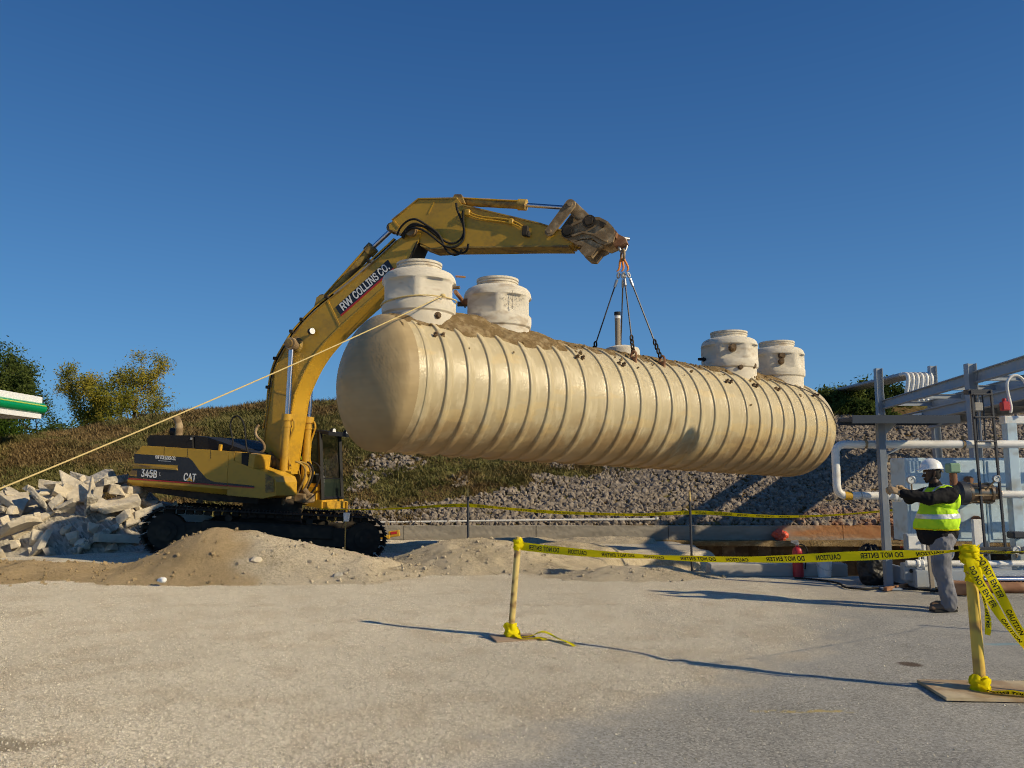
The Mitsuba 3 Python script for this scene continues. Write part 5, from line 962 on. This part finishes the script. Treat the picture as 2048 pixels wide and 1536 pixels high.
for x in (5.4, 6.9, 8.2): obj('pipe_clamp', cat(cyl((x, 12.3, 2.146), (x + 0.04, 12.3, 2.146), R_ + 0.008, n=18), box((x + 0.02, 12.3, 2.23), (0.03, 0.03, 0.09))), 'm_grease', pl, smooth=40)
obj('weld_ring', cyl((5.30, 12.3, 1.36), (5.315, 12.3, 1.36), R_ + 0.004, n=18), 'm_concrete', pl)
def gauge(c, r, label, d=(-0.1, -1, 0), stem=(0, 0, -1), L=0.12):
    k = thing('pressure_gauge', label, 'gauge'); c = np.asarray(c, float)
    obj('case', lathe(c, d, [(-0.03, 0.001), (-0.03, r), (0.015, r), (0.02, r * 0.88), (0.008, r * 0.86)], 20), 'm_steel', k, smooth=40)
    obj('dial', cyl(c + unit(d) * 0.0, c + unit(d) * 0.010, r * 0.87, n=20), 'm_gauge', k)
    obj('needle', box(c + unit(d) * 0.013 + [r * 0.2, 0, r * 0.2], (r * 0.9, 0.004, 0.008), rot([0, 1, 0], 40)), 'm_black', k)
    obj('stem', cyl(c + unit(stem) * r, c + unit(stem) * (r + L), 0.014, n=8), 'm_grease', k)
gauge((6.02, 12.15, 1.60), 0.062, 'round gauge on the pipe just left of the worker', L=0.14)
gauge((7.25, 12.05, 1.62), 0.055, 'round gauge leaning above the bronze strainer', stem=(-0.6, 0.2, -0.7), L=0.18)
gauge((7.40, 11.95, 0.58), 0.062, 'left of the two round gauges on the black bar', L=0.05); gauge((7.57, 11.95, 0.575), 0.066, 'right of the two round gauges on the black bar', L=0.05)
# skid with light blue panels
sk = thing('equipment_skid', 'light blue steel equipment skid with panels behind the worker', 'machine')
obj('base', cat(box((7.4, 12.75, 0.10), (2.9, 1.5, 0.16), bevel=0.01), box((7.4, 12.0, 0.16), (2.95, 0.06, 0.24), bevel=0.008), box((5.98, 12.75, 0.16), (0.06, 1.5, 0.24), bevel=0.008)), 'm_rack_paint', sk)
for (x0, x1, y, z0, z1) in [(6.25, 7.50, 12.80, 0.64, 1.95), (7.515, 8.75, 12.80, 0.62, 1.95)]:
    p_ = obj('panel', box(((x0 + x1) / 2, y + 0.25, (z0 + z1) / 2), (x1 - x0, 0.5, z1 - z0), bevel=0.012), 'm_blue_paint', sk)
    obj('door', box(((x0 + x1) / 2, y - 0.008, (z0 + z1) / 2), (x1 - x0 - 0.10, 0.02, z1 - z0 - 0.10), bevel=0.006), 'm_blue_paint', p_)
    obj('latch', box((x1 - 0.10, y - 0.03, (z0 + z1) / 2), (0.03, 0.03, 0.12), bevel=0.005), 'm_grease', p_)
for x, z in ((7.22, 1.60), (7.30, 0.98)): obj('rusty_port', cat(cyl((x, 12.7, z), (x, 12.82, z), 0.06, n=14), box((x, 12.785, z - 0.17), (0.09, 0.008, 0.22))), 'm_rust', sk)
obj('label_plate', box((6.52, 12.785, 1.78), (0.08, 0.01, 0.05)), 'm_yellow', sk)
for x, y, z1 in ((6.29, 12.35, 1.25), (7.13, 12.45, 0.95)):
    obj('leg', cat(box((x, y, z1 / 2 + 0.1), (0.13, 0.07, z1 - 0.1), bevel=0.006)), 'm_white_pipe', sk)
obj('column', box((7.68, 12.35, 1.35), (0.16, 0.14, 2.45), bevel=0.01), 'm_blue_paint', sk)
obj('column_beam', cat(box((8.2, 12.35, 2.52), (1.25, 0.14, 0.12), bevel=0.008)), 'm_white_pipe', sk)
obj('shelf', box((7.45, 12.55, 1.50), (0.5, 0.3, 0.02)), 'm_blue_paint', sk)
obj('black_bar', box((7.35, 12.1, 0.56), (1.1, 0.12, 0.10), bevel=0.01), 'm_dark_paint', sk)
obj('cable_box', cat(box((7.60, 12.20, 0.78), (0.25, 0.2, 0.10), bevel=0.02)), 'm_dark_paint', sk)
ld = thing('conduit_frame', 'two thin dark uprights with conduits in front of the blue panels', 'frame')
for x in (7.06, 7.36): obj('upright', box((x, 12.18, 1.72), (0.026, 0.04, 2.5), rot([1, 0, 0], 2)), 'm_dark_paint', ld)
for z in (2.18, 2.55, 2.9): obj('cross_bar', cyl((7.06, 12.18, z), (7.36, 12.18, z), 0.014, n=8), 'm_dark_paint', ld)
for i in range(4): obj('conduit', tube([(7.12 + 0.06 * i, 12.35, 2.1 + 0.1 * (i % 2)), (7.12 + 0.06 * i, 12.35, 2.98)], 0.013, 6), 'm_dark_paint' if i % 2 else 'm_steel', ld)
obj('top_box', box((7.2, 12.3, 2.95), (0.36, 0.14, 0.07)), 'm_dark_paint', ld)
obj('tray_box', box((7.18, 12.3, 2.72), (0.13, 0.1, 0.13), bevel=0.01), 'm_concrete', ld)
obj('hoop_rail', tube(curve([(7.62, 12.2, 2.62), (7.60, 12.2, 3.0), (7.65, 12.2, 3.16), (7.74, 12.2, 3.20), (7.84, 12.2, 3.15), (7.90, 12.2, 3.0), (7.90, 12.2, 2.62)], 26), 0.022, 8), 'm_white_pipe', label='small arched hand rail above the blue column', cat='rail', smooth=True)
obj('alarm_horn', cat(box((7.54, 12.2, 2.72), (0.11, 0.10, 0.14), bevel=0.015), cyl((7.54, 12.2, 2.79), (7.54, 12.2, 2.84), 0.03, n=10)), 'm_red', label='small red alarm box beside the arched rail', cat='alarm')
lw = thing('lower_pipework', 'low white pipework with small valves along the front of the skid', 'pipe')
obj('pipe', cat(cyl((5.85, 12.1, 0.37), (9.2, 12.1, 0.37), 0.045, n=12)), 'm_white_pipe', lw, smooth=40)
for x in (6.30, 7.02, 7.90, 8.5): obj('riser', cyl((x, 12.1, 0.12), (x, 12.1, 0.37), 0.04, n=10), 'm_white_pipe', lw)
for x in (6.05, 6.42, 7.86, 8.05):
    obj('valve', cat(lathe((x - 0.06, 12.1, 0.37), [1, 0, 0], [(0, 0.06), (0.02, 0.065), (0.05, 0.05), (0.09, 0.065), (0.11, 0.06)], 14), cyl((x, 12.1, 0.40), (x, 12.1, 0.50), 0.014, n=6), cyl((x, 12.1, 0.50), (x, 12.1, 0.515), 0.05, n=12)), 'm_white_pipe' if x < 7 else 'm_rust', lw)
obj('elbow', tube(curve([(6.30, 12.05, 0.37), (6.28, 12.05, 0.62), (6.20, 12.05, 0.70), (6.08, 12.05, 0.70)], 14), 0.022, 8), 'm_white_pipe', lw, smooth=True)
obj('flex_conduit', tube(curve([(6.33, 12.0, 0.72), (6.46, 12.0, 0.66), (6.50, 12.0, 0.52), (6.42, 12.0, 0.42)], 16), 0.016, 6), 'm_steel', lw, smooth=True)
obj('polished_pipe', cyl((6.85, 11.9, 0.155), (9.2, 11.9, 0.155), 0.06, n=18), 'm_chrome', label='polished pipe lying along the foot of the skid', cat='pipe', smooth=40)
obj('rusty_pipe', cat(cyl((6.25, 11.75, 0.07), (9.2, 11.72, 0.07), 0.075, n=16)), 'm_rust', label='rusty brown pipe lying on the asphalt before the skid', cat='pipe', smooth=40)
eb = thing('junction_box', 'upper pale grey junction box left of the skid leg', 'box')
obj('case', box((5.98, 12.15, 0.68), (0.22, 0.12, 0.24), bevel=0.012), 'm_rack_paint', eb); obj('cover', box((5.98, 12.085, 0.68), (0.18, 0.015, 0.19), bevel=0.004), 'm_white_pipe', eb)
eb = thing('junction_box', 'lower grey box with a dark spot beneath the small pipe', 'box')
obj('case', box((5.93, 12.2, 0.24), (0.20, 0.14, 0.26), bevel=0.012), 'm_rack_paint', eb); obj('knob', cyl((5.93, 12.12, 0.26), (5.93, 12.135, 0.26), 0.03, n=10), 'm_black', eb)
obj('wooden_stake', box((6.05, 11.8, 0.32), (0.06, 0.04, 0.72), rot([0, 1, 0], 2), 0.004), 'm_pier', label='short brown stake in front of the junction boxes', cat='stake')
obj('wooden_block', box((6.33, 11.55, 0.09), (0.24, 0.2, 0.18), rot([0, 0, 1], 25), 0.02), 'm_rust', label='rusty block on the ground behind the worker', cat='block')
obj('angle_bar', cat(box((5.75, 12.15, 0.03), (0.9, 0.05, 0.05), rot([0, 0, 1], -40))), 'm_rust', label='steel bar lying on the ground by the grey post', cat='bar')
r_ = np.random.default_rng(9)
v, f = ball((0, 0, 0), (0.28, 0.26, 0.36), 4); v[:, 2] = np.maximum(v[:, 2], -0.30); v = v * (0.8 + 0.45 * nz(v, 4.0, 90))[:, None] * (1 + 0.10 * np.cos(np.arctan2(v[:, 1], v[:, 0]) * 9)[:, None] * np.clip(v[:, 2:3] * 3, 0, 1))
obj('trash_bag', (v * [0.70, 0.9, 0.88] + [5.62, 12.75, 0.26], f), 'm_bag', smooth=True, label='black plastic bag standing beside the grey post', cat='bag')
ext = thing('fire_extinguisher', 'red fire extinguisher standing at the edge of the pit', 'fire extinguisher')
obj('cylinder', lathe((4.75, 13.55, 0.0), [0, 0, 1], [(0, 0.06), (0.01, 0.085), (0.42, 0.085), (0.47, 0.07), (0.50, 0.03), (0.52, 0.028)], 22), 'm_red', ext, smooth=40)
obj('valve_head', cat(cyl((4.75, 13.55, 0.52), (4.75, 13.55, 0.57), 0.03, n=10), box((4.71, 13.55, 0.59), (0.12, 0.03, 0.02)), box((4.71, 13.55, 0.555), (0.12, 0.03, 0.015), rot([0, 1, 0], -14))), 'm_steel', ext)
obj('hose', tube(curve([(4.77, 13.5, 0.54), (4.86, 13.47, 0.50), (4.86, 13.46, 0.30), (4.84, 13.47, 0.14)], 14), 0.014, 6), 'm_rubber', ext, smooth=True)
obj('label_band', cyl((4.75, 13.55, 0.20), (4.75, 13.55, 0.34), 0.0863, n=22), 'm_white', ext, smooth=40) if False else None
bk = thing('white_bucket', 'white plastic bucket behind the tape, right of the fire extinguisher', 'bucket')
obj('bucket', lathe((5.20, 13.6, 0.0), [0, 0, 1], [(0, 0.001), (0, 0.105), (0.26, 0.13), (0.265, 0.14), (0.285, 0.14), (0.285, 0.12), (0.02, 0.10)], 24), 'm_white', bk, smooth=40)
obj('handle', tube(curve([(5.07, 13.6, 0.26), (5.10, 13.5, 0.16), (5.20, 13.46, 0.12), (5.30, 13.5, 0.16), (5.33, 13.6, 0.26)], 14), 0.004, 5), 'm_steel', bk)
v, f = ball((0, 0, 0), (0.30, 0.16, 0.17), 4); v = v * (0.45 + 1.1 * nz(v, 8, 91))[:, None]
obj('red_bag', (v * [0.75, 1.0, 1.25] + [8.85, 26.78, -0.2], f), 'm_red_bag', smooth=True, label='crumpled orange-red bag lying against the kerb wall', cat='bag')
obj('red_netting', cat(ribbon([(12.9, 26.9, 0.75), (12.95, 26.85, 0.3), (12.9, 26.84, -0.1), (12.95, 26.88, -0.6)], [0.2, 0.3, 0.25, 0.3], [0, 20, -20, 10], 30)[0]), 'm_red_bag', smooth=True, label='orange-red plastic netting hanging at the right end of the kerb wall', cat='netting')
yl = thing('warning_light', 'yellow warning light lying at the kerb wall near the track', 'lamp')
obj('body', cat(box((-3.80, 26.2, -0.12), (0.36, 0.16, 0.2), rot([0, 1, 0], 8), 0.02), box((-4.1, 26.15, -0.22), (0.36, 0.18, 0.12), None, 0.02)), 'm_tape_ink' if False else 'm_yellow', yl); obj('red_mark', box((-3.8, 26.11, -0.09), (0.2, 0.012, 0.08), rot([0, 1, 0], 8)), 'm_red', yl)
obj('black_hose', tube(curve([(4.6, 13.3, 0.02), (4.90, 13.0, 0.02), (5.02, 12.5, 0.02), (4.98, 12.06, 0.02), (5.15, 11.95, 0.02), (5.4, 12.1, 0.02), (5.9, 11.9, 0.02), (6.6, 11.6, 0.02)], 50), 0.016, 6), 'm_rubber', smooth=True, label='thin black hose snaking over the asphalt by the grey post', cat='hose')

# ================================================================ FUEL STATION CANOPY at the far left
cn = thing('station_canopy', 'white station canopy edge with a green rounded band at the left edge', 'canopy')
X1, Y0, Y1 = -20.05, 8.0, 34.0
obj('deck', box((X1 - 6.5, (Y0 + Y1) / 2, 4.66), (12.6, Y1 - Y0 - 0.4, 0.7)), 'm_canopy_white', cn)
obj('upper_fascia', cat(box((X1 - 0.1, (Y0 + Y1) / 2, 4.96), (0.2, Y1 - Y0, 0.30), bevel=0.01), box((X1 - 6.6, Y1 - 0.1, 4.96), (12.8, 0.2, 0.30), bevel=0.01)), 'm_canopy_white', cn)
obj('lower_fascia', cat(box((X1 - 0.1, (Y0 + Y1) / 2, 4.30), (0.2, Y1 - Y0, 0.24), bevel=0.01), box((X1 - 6.6, Y1 - 0.1, 4.30), (12.8, 0.2, 0.24), bevel=0.01)), 'm_canopy_white', cn)
gb = obj('green_band', cat(tube([(X1 - 0.05, Y0, 4.62), (X1 - 0.05, Y1 + 0.02, 4.62)], 0.235, 24), tube([(X1 + 0.0, Y1 + 0.02, 4.62), (X1 - 12.6, Y1 + 0.02, 4.62)], 0.235, 24), ball((X1 - 0.05, Y1 + 0.02, 4.62), 0.235, 3)), 'm_canopy_green', cn, smooth=40)
obj('lime_line', tube([(X1 + 0.165, Y0, 4.72), (X1 + 0.165, Y1, 4.72)], 0.03, 8), 'm_canopy_lime', gb)
for y in (12, 21): obj('column', box((X1 - 6, y, 2.2), (0.5, 0.5, 4.4), bevel=0.02), 'm_canopy_white', cn)

# ================================================================ PEOPLE
def cap(bones, seg=22):
    """Bones: (joint a, radius a, joint b, radius b); each the hull of two balls, all joined."""
    out = []
    for a, ra, b, rb in bones:
        s = m3.Manifold.batch_hull([m3.Manifold.sphere(ra, seg).translate(tuple(map(float, a))), m3.Manifold.sphere(rb, seg).translate(tuple(map(float, b)))]); out.append(s)
    return m3.Manifold.batch_boolean(out, m3.OpType.Add)
def ell(c, r, seg=26): return m3.Manifold.sphere(1.0, seg).scale(tuple(map(float, r))).translate(tuple(map(float, c)))
def smoothed(man, edge=0.02, it=12, fold=0.0, k=14, seed=0):
    m = man.refine_to_length(edge).to_mesh(); t = trimesh.Trimesh(m.vert_properties[:, :3], m.tri_verts, process=True)
    trimesh.smoothing.filter_taubin(t, 0.5, 0.53, it)
    v = np.array(t.vertices)
    if fold:
        n_ = np.array(t.vertex_normals); v = v + n_ * ((nz(v * [1, 1, 0.75], k, seed) - 0.5) * fold)[:, None]
    return v, np.array(t.faces)
def glove(wrist, d, up, side, r0=0.036, curl=1.0):
    """A hand: palm, four unequal bent fingers and a thumb. d: along the hand, up: back of the hand, side: towards the thumb."""
    w = np.asarray(wrist, float); d, up, side = unit(d), unit(up), unit(side); b = []
    for i, (o, L) in enumerate(((0.036, 0.088), (0.012, 0.098), (-0.012, 0.092), (-0.034, 0.074))):
        k0 = w + d * 0.095 + side * o; b.append((w + d * 0.01 + side * o * 0.55, 0.024, k0, 0.019))
        dd = unit(d * math.cos(0.55 * curl) - up * math.sin(0.55 * curl)); k1 = k0 + dd * L * 0.45
        dd = unit(d * math.cos(1.5 * curl) - up * math.sin(1.5 * curl)); k2 = k1 + dd * L * 0.33
        dd = unit(d * math.cos(2.3 * curl) - up * math.sin(2.3 * curl)); k3 = k2 + dd * L * 0.25
        b += [(k0, 0.016, k1, 0.0145), (k1, 0.0145, k2, 0.0135), (k2, 0.0135, k3, 0.012)]
    t0 = w + d * 0.03 + side * 0.035; t1 = t0 + unit(d * 0.7 + side * 0.7 - up * 0.35) * 0.05; t2 = t1 + unit(d * 0.9 - up * 0.55) * 0.038
    b += [(w + d * 0.02, 0.026, t0, 0.021), (t0, 0.020, t1, 0.0165), (t1, 0.0165, t2, 0.0135), (w - d * 0.05, 0.036, w + d * 0.02, 0.032)]
    return smoothed(cap(b, 12), 0.012, 5)
def head_at(c, fwd, k=1.0):
    """Head of a man about 0.23 m high, centred between chin and crown at c, looking along fwd."""
    fx = unit(fwd); sx = unit(np.cross([0, 0, 1.0], fx)); ux = np.cross(fx, sx); c = np.asarray(c, float)
    L = lambda a, b, d: c + fx * a * k + sx * b * k + ux * d * k
    S = lambda p, r: m3.Manifold.sphere(r * k, 16).translate(tuple(map(float, p)))
    hb = lambda *s: m3.Manifold.batch_hull(list(s))
    A = [hb(S(L(-0.02, 0, 0.045), 0.078), S(L(0.022, 0, 0.04), 0.070), S(L(-0.035, 0, 0.0), 0.065)),
         hb(S(L(0.03, 0.03, 0.02), 0.045), S(L(0.03, -0.03, 0.02), 0.045), S(L(0.045, 0.022, -0.065), 0.028), S(L(0.045, -0.022, -0.065), 0.028), S(L(0.062, 0, -0.085), 0.020)),
         hb(S(L(-0.02, 0.045, -0.05), 0.022), S(L(-0.02, -0.045, -0.05), 0.022), S(L(0.055, 0, -0.08), 0.024)),
         hb(S(L(0.082, 0, 0.012), 0.008), S(L(0.104, 0, -0.024), 0.012), S(L(0.088, 0.012, -0.028), 0.009), S(L(0.088, -0.012, -0.028), 0.009)),
         hb(S(L(0.078, 0.03, 0.032), 0.012), S(L(0.084, 0, 0.03), 0.012), S(L(0.078, -0.03, 0.032), 0.012)),
         hb(S(L(0.083, 0.016, -0.054), 0.009), S(L(0.090, 0, -0.054), 0.011), S(L(0.083, -0.016, -0.054), 0.009)),
         hb(S(L(0.082, 0.014, -0.066), 0.008), S(L(0.087, 0, -0.067), 0.010), S(L(0.082, -0.014, -0.066), 0.008))]
    for s in (1, -1): A.append(hb(S(L(-0.012, 0.076 * s, 0.012), 0.014), S(L(-0.018, 0.082 * s, 0.026), 0.012), S(L(-0.008, 0.074 * s, -0.022), 0.010)))
    return A, L, fx, sx, ux
def hard_hat(L, fx, sx, ux, par, k=1.0):
    c = L(-0.002, 0, 0.072); a = np.arange(48) * 2 * PI / 48
    rows = []
    for hgt, rx, ry in ((-0.012, 0.138, 0.118), (-0.004, 0.140, 0.120), (0.004, 0.128, 0.111), (0.03, 0.125, 0.109), (0.065, 0.112, 0.097), (0.092, 0.086, 0.073), (0.110, 0.048, 0.040), (0.116, 0.001, 0.001)):
        br = np.where(np.cos(a) > 0, 1 + 0.22 * np.cos(a) ** 3 * (hgt < 0), 1.0) * k
        rows.append(c + (np.cos(a) * rx * br)[:, None] * fx + (np.sin(a) * ry * k)[:, None] * sx + hgt * k * ux - (0.012 * np.maximum(np.cos(a), 0) ** 2 * (hgt < 0))[:, None] * ux)
    obj('hard_hat', cat((np.vstack(rows), grid_faces(len(rows), 48, True)), tube([c + fx * x * k + ux * (0.118 - 5.2 * x * x) * k for x in np.linspace(-0.1, 0.1, 11)], 0.008, 6)), 'm_hat', par, smooth=45)
# the worker: faces left, his left side towards the camera
W0 = np.array([5.34, 10.18, 0.0])
J = lambda x, y, z: W0 + [x, y, z]
wk = thing('person', 'worker in white hard hat, yellow-green vest and grey trousers reaching forward with both hands', 'person')
FW = np.array([-1, 0.22, -0.04])
HD, L, fx, sx, ux = head_at(J(-0.035, 0.0, 1.675), FW, 1.0)
sN, eN, wN = J(0.085, -0.20, 1.425), J(-0.205, -0.25, 1.365), J(-0.50, -0.20, 1.435)
sF, eF, wF = J(0.03, 0.22, 1.43), J(-0.21, 0.24, 1.36), J(-0.335, 0.10, 1.455)
kn_, an_, kf_, af_ = J(-0.035, -0.11, 0.455), J(0.02, -0.12, 0.09), J(0.10, 0.12, 0.46), J(0.16, 0.13, 0.09)
bones = [(J(0.03, 0, 1.50), 0.062, J(-0.02, 0, 1.60), 0.058), (J(0.045, 0, 1.38), 0.14, J(0.0, 0, 1.02), 0.16), (J(0.03, -0.1, 1.42), 0.09, sN, 0.07), (J(0.03, 0.1, 1.42), 0.09, sF, 0.07),
         (sN, 0.06, eN, 0.045), (eN, 0.045, wN, 0.032), (sF, 0.06, eF, 0.045), (eF, 0.045, wF, 0.032), (J(0.0, 0, 1.0), 0.15, J(0.01, 0, 0.85), 0.14),
         (J(-0.02, -0.10, 0.84), 0.09, kn_, 0.06), (kn_, 0.06, an_, 0.045), (J(0.04, 0.10, 0.84), 0.09, kf_, 0.06), (kf_, 0.06, af_, 0.045)]
body = cap(bones, 16) + m3.Manifold.batch_boolean(HD, m3.OpType.Add)
obj('body', smoothed(body, 0.014, 4), 'm_skin', wk, smooth=True)
hairm = m3.Manifold.batch_hull([m3.Manifold.sphere(0.076, 16).translate(tuple(L(-0.034, 0, 0.03))), m3.Manifold.sphere(0.07, 16).translate(tuple(L(-0.04, 0, -0.015))), m3.Manifold.sphere(0.075, 16).translate(tuple(L(0.0, 0, 0.055)))])
beard = m3.Manifold.batch_hull([m3.Manifold.sphere(0.024, 12).translate(tuple(map(float, L(0.064, 0, -0.088)))), *[m3.Manifold.sphere(0.02, 12).translate(tuple(map(float, L(0.0, 0.05 * s, -0.045)))) for s in (1, -1)], *[m3.Manifold.sphere(0.02, 12).translate(tuple(map(float, L(0.04, 0.035 * s, -0.08)))) for s in (1, -1)]])
obj('hair', cat(smoothed(hairm, 0.015, 3), smoothed(beard, 0.012, 3)), 'm_hair', wk, smooth=True)
for s in (1, -1): obj('eye', ball(L(0.079, 0.03 * s, 0.014), 0.0115, 2), 'm_gauge', wk, smooth=True)
hard_hat(L, fx, sx, ux, wk, 1.02)
obj('hat_band', tube([L(-0.115, y, 0.045 - 0.02 * abs(y) / 0.07) for y in (-0.07, -0.03, 0.03, 0.07)], 0.014, 6), 'm_pier', wk)
tr = cap([(J(0.0, -0.085, 0.90), 0.155, J(0.03, 0.09, 0.90), 0.155), (J(-0.03, -0.11, 0.86), 0.135, kn_ + [0.0, 0, 0.0], 0.098), (kn_, 0.098, J(0.025, -0.12, 0.14), 0.088), (J(0.025, -0.12, 0.14), 0.088, J(0.015, -0.12, 0.075), 0.088),
          (J(0.06, 0.11, 0.86), 0.130, kf_, 0.095), (kf_, 0.095, J(0.16, 0.13, 0.14), 0.08), (J(0.16, 0.13, 0.14), 0.08, J(0.155, 0.13, 0.075), 0.08)], 20)
obj('trousers', smoothed(tr, 0.022, 6, 0.06, 8, 3), 'm_trousers', wk, smooth=True)
for an, nm in ((an_, 0), (af_, 1)):
    toe = an + [-0.20, 0.02, -0.052]; bt = cap([(an + [0.02, 0, -0.03], 0.055, an + [0.0, 0, 0.06], 0.058), (an + [0.035, 0, -0.045], 0.043, toe + [0.05, 0, 0.008], 0.046), (toe + [0.06, 0, 0.008], 0.047, toe, 0.036)], 16)
    sole = hull([an + [x, y, z - 0.09] for x, y in ((0.085, -0.03), (0.085, 0.03), (-0.14, 0.05), (-0.22, 0.035), (-0.24, 0.02), (-0.24, -0.0), (-0.2, -0.04), (-0.1, -0.045)) for z in (0.0, 0.025)])
    b_ = obj('boot', smoothed(bt.trim_by_plane((0, 0, 1), 0.012), 0.015, 4), 'm_leather', wk, smooth=True); obj('sole', sole, 'm_rubber', b_)
torso = [(J(0.06, -0.09, 1.36), 0.155, J(0.055, 0.09, 1.36), 0.155), (J(0.055, 0, 1.36), 0.17, J(-0.005, 0, 1.10), 0.215), (J(-0.005, -0.05, 1.10), 0.215, J(-0.01, 0.05, 1.02), 0.222), (J(-0.01, 0, 1.02), 0.225, J(-0.01, 0, 0.92), 0.228), (J(0.05, -0.06, 1.46), 0.085, J(0.03, 0.06, 1.47), 0.085), (J(0.035, 0, 1.47), 0.085, J(0.0, 0, 1.53), 0.076)]
arms = [(J(0.07, -0.12, 1.42), 0.10, sN, 0.094), (sN, 0.092, eN, 0.078), (eN, 0.078, wN, 0.056), (J(0.03, 0.12, 1.42), 0.10, sF, 0.09), (sF, 0.088, eF, 0.074), (eF, 0.074, wF, 0.054)]
jk = cap(torso + arms, 20).trim_by_plane((0, 0, 1), 0.80)
obj('jacket', smoothed(jk, 0.022, 6, 0.05, 10, 5), 'm_jacket', wk, smooth=True)
grow_ = lambda B, g: [(a, ra + g, b, rb + g) for a, ra, b, rb in B]
vs_ = cap(grow_(torso[:4], 0.024) + [(J(0.06, -0.12, 1.44), 0.095, J(0.035, 0.12, 1.45), 0.09)], 26).trim_by_plane((0, 0, 1), 0.985).trim_by_plane((0, 0, -1), -1.545)
vs_ = vs_ - cap([(sN + [-0.02, -0.12, 0.0], 0.135, eN + [0.12, -0.06, 0.0], 0.12), (sF + [-0.02, 0.13, 0.0], 0.125, eF + [0.1, 0.08, 0.0], 0.12)], 22) - cap([(J(-0.12, 0, 1.62), 0.10, J(-0.16, 0, 1.42), 0.03), (J(0.0, 0, 1.62), 0.11, J(0, 0, 1.60), 0.11)], 20)
vest = smoothed(vs_, 0.02, 4, 0.03, 9, 8)
vm = obj('vest', vest, 'm_vest', wk, smooth=True)
# reflective bands: pieces of the vest's own surface, 3 mm proud of it
tv = trimesh.Trimesh(*vest, process=False); nv = np.array(tv.vertex_normals)
def band(test):
    c_ = tv.vertices[tv.faces].mean(1); keep = test(c_); ff = tv.faces[keep]; v_ = np.array(tv.vertices) + nv * 0.004
    u2, inv = np.unique(ff.ravel(), return_inverse=True); return v_[u2], inv.reshape(-1, 3)
fine = tv.subdivide(); fine = fine.subdivide(); tv = fine; nv = np.array(tv.vertex_normals)
zb = lambda c: 1.155 + 0.03 * (c[:, 0] - W0[0])
obj('waist_band', band(lambda c: np.abs(c[:, 2] - zb(c)) < 0.028), 'm_silver', vm, smooth=True)
for yy in (-0.125, 0.125): obj('shoulder_band', band(lambda c: (np.abs(c[:, 1] - W0[1] - yy + 0.10 * np.sign(yy) * (c[:, 2] - 1.35)) < 0.027) & (c[:, 2] > 1.19) & (c[:, 0] > W0[0] - 0.1)), 'm_silver', vm, smooth=True)
obj('hem_trim', band(lambda c: c[:, 2] < 1.003), 'm_tape', vm, smooth=True)
d_ = unit(wN - eN); obj('glove', glove(wN + d_ * 0.035, d_ + [0, 0, 0.12], [0.1, -0.75, 0.65], [-0.1, 0.6, 0.75], curl=0.9), 'm_glove', wk, smooth=True)
d_ = unit(wF - eF); obj('glove', glove(wF + d_ * 0.035, [-0.9, -0.25, 0.25], [0.1, 0.6, 0.75], [-0.2, -0.6, 0.75], curl=0.95), 'm_glove', wk, smooth=True)
obj('radio_wire', tube(curve([J(0.08, -0.22, 1.60), J(0.1, -0.24, 1.52), J(0.12, -0.2, 1.42)], 8), 0.004, 4), 'm_black', wk)

# the operator sitting in the cab
OP = lambda s, h, q: E(s, h, q)
op = thing('person', 'excavator operator in a yellow-green vest sitting inside the cab', 'person')
HD, L, fx, sx, ux = head_at(OP(0.42, 2.44, -1.0), EU, 1.0)
bo = [(OP(0.36, 1.72, -1.0), 0.12, OP(0.36, 2.12, -1.0), 0.12), (OP(0.38, 2.2, -1.0), 0.055, OP(0.42, 2.36, -1.0), 0.055), (OP(0.36, 2.14, -1.16), 0.07, OP(0.36, 2.14, -0.84), 0.07)]
for s in (-1, 1): bo += [(OP(0.36, 2.14, -1.0 + 0.2 * s), 0.055, OP(0.48, 1.86, -1.0 + 0.26 * s), 0.045), (OP(0.48, 1.86, -1.0 + 0.26 * s), 0.042, OP(0.74, 1.82, -1.0 + 0.24 * s), 0.034), (OP(0.40, 1.70, -1.0 + 0.1 * s), 0.085, OP(0.84, 1.68, -1.0 + 0.13 * s), 0.065), (OP(0.84, 1.68, -1.0 + 0.13 * s), 0.06, OP(0.92, 1.30, -1.0 + 0.12 * s), 0.045), (OP(0.74, 1.82, -1.0 + 0.24 * s), 0.032, OP(0.82, 1.83, -1.0 + 0.23 * s), 0.03)]
obj('body', smoothed(cap(bo, 14) + m3.Manifold.batch_boolean(HD, m3.OpType.Add), 0.02, 4), 'm_skin', op, smooth=True)
obj('vest', smoothed(cap([(OP(0.36, 1.74, -1.0), 0.165, OP(0.36, 2.10, -1.0), 0.165), (OP(0.36, 2.12, -1.12), 0.11, OP(0.36, 2.12, -0.88), 0.11)], 16), 0.03, 4), 'm_vest', op, smooth=True)
obj('sleeves', smoothed(cap([(OP(0.36, 2.13, -1.0 + 0.2 * s), 0.07, OP(0.48, 1.86, -1.0 + 0.26 * s), 0.06) for s in (-1, 1)] + [(OP(0.48, 1.86, -1.0 + 0.26 * s), 0.056, OP(0.72, 1.82, -1.0 + 0.24 * s), 0.046) for s in (-1, 1)], 12), 0.03, 3), 'm_jacket', op, smooth=True)
obj('trousers', smoothed(cap([(OP(0.38, 1.70, -1.0 + 0.1 * s), 0.105, OP(0.84, 1.68, -1.0 + 0.13 * s), 0.08) for s in (-1, 1)] + [(OP(0.84, 1.68, -1.0 + 0.13 * s), 0.078, OP(0.92, 1.32, -1.0 + 0.12 * s), 0.065) for s in (-1, 1)], 12), 0.03, 3), 'm_trousers', op, smooth=True)
hard_hat(L, fx, sx, ux, op)
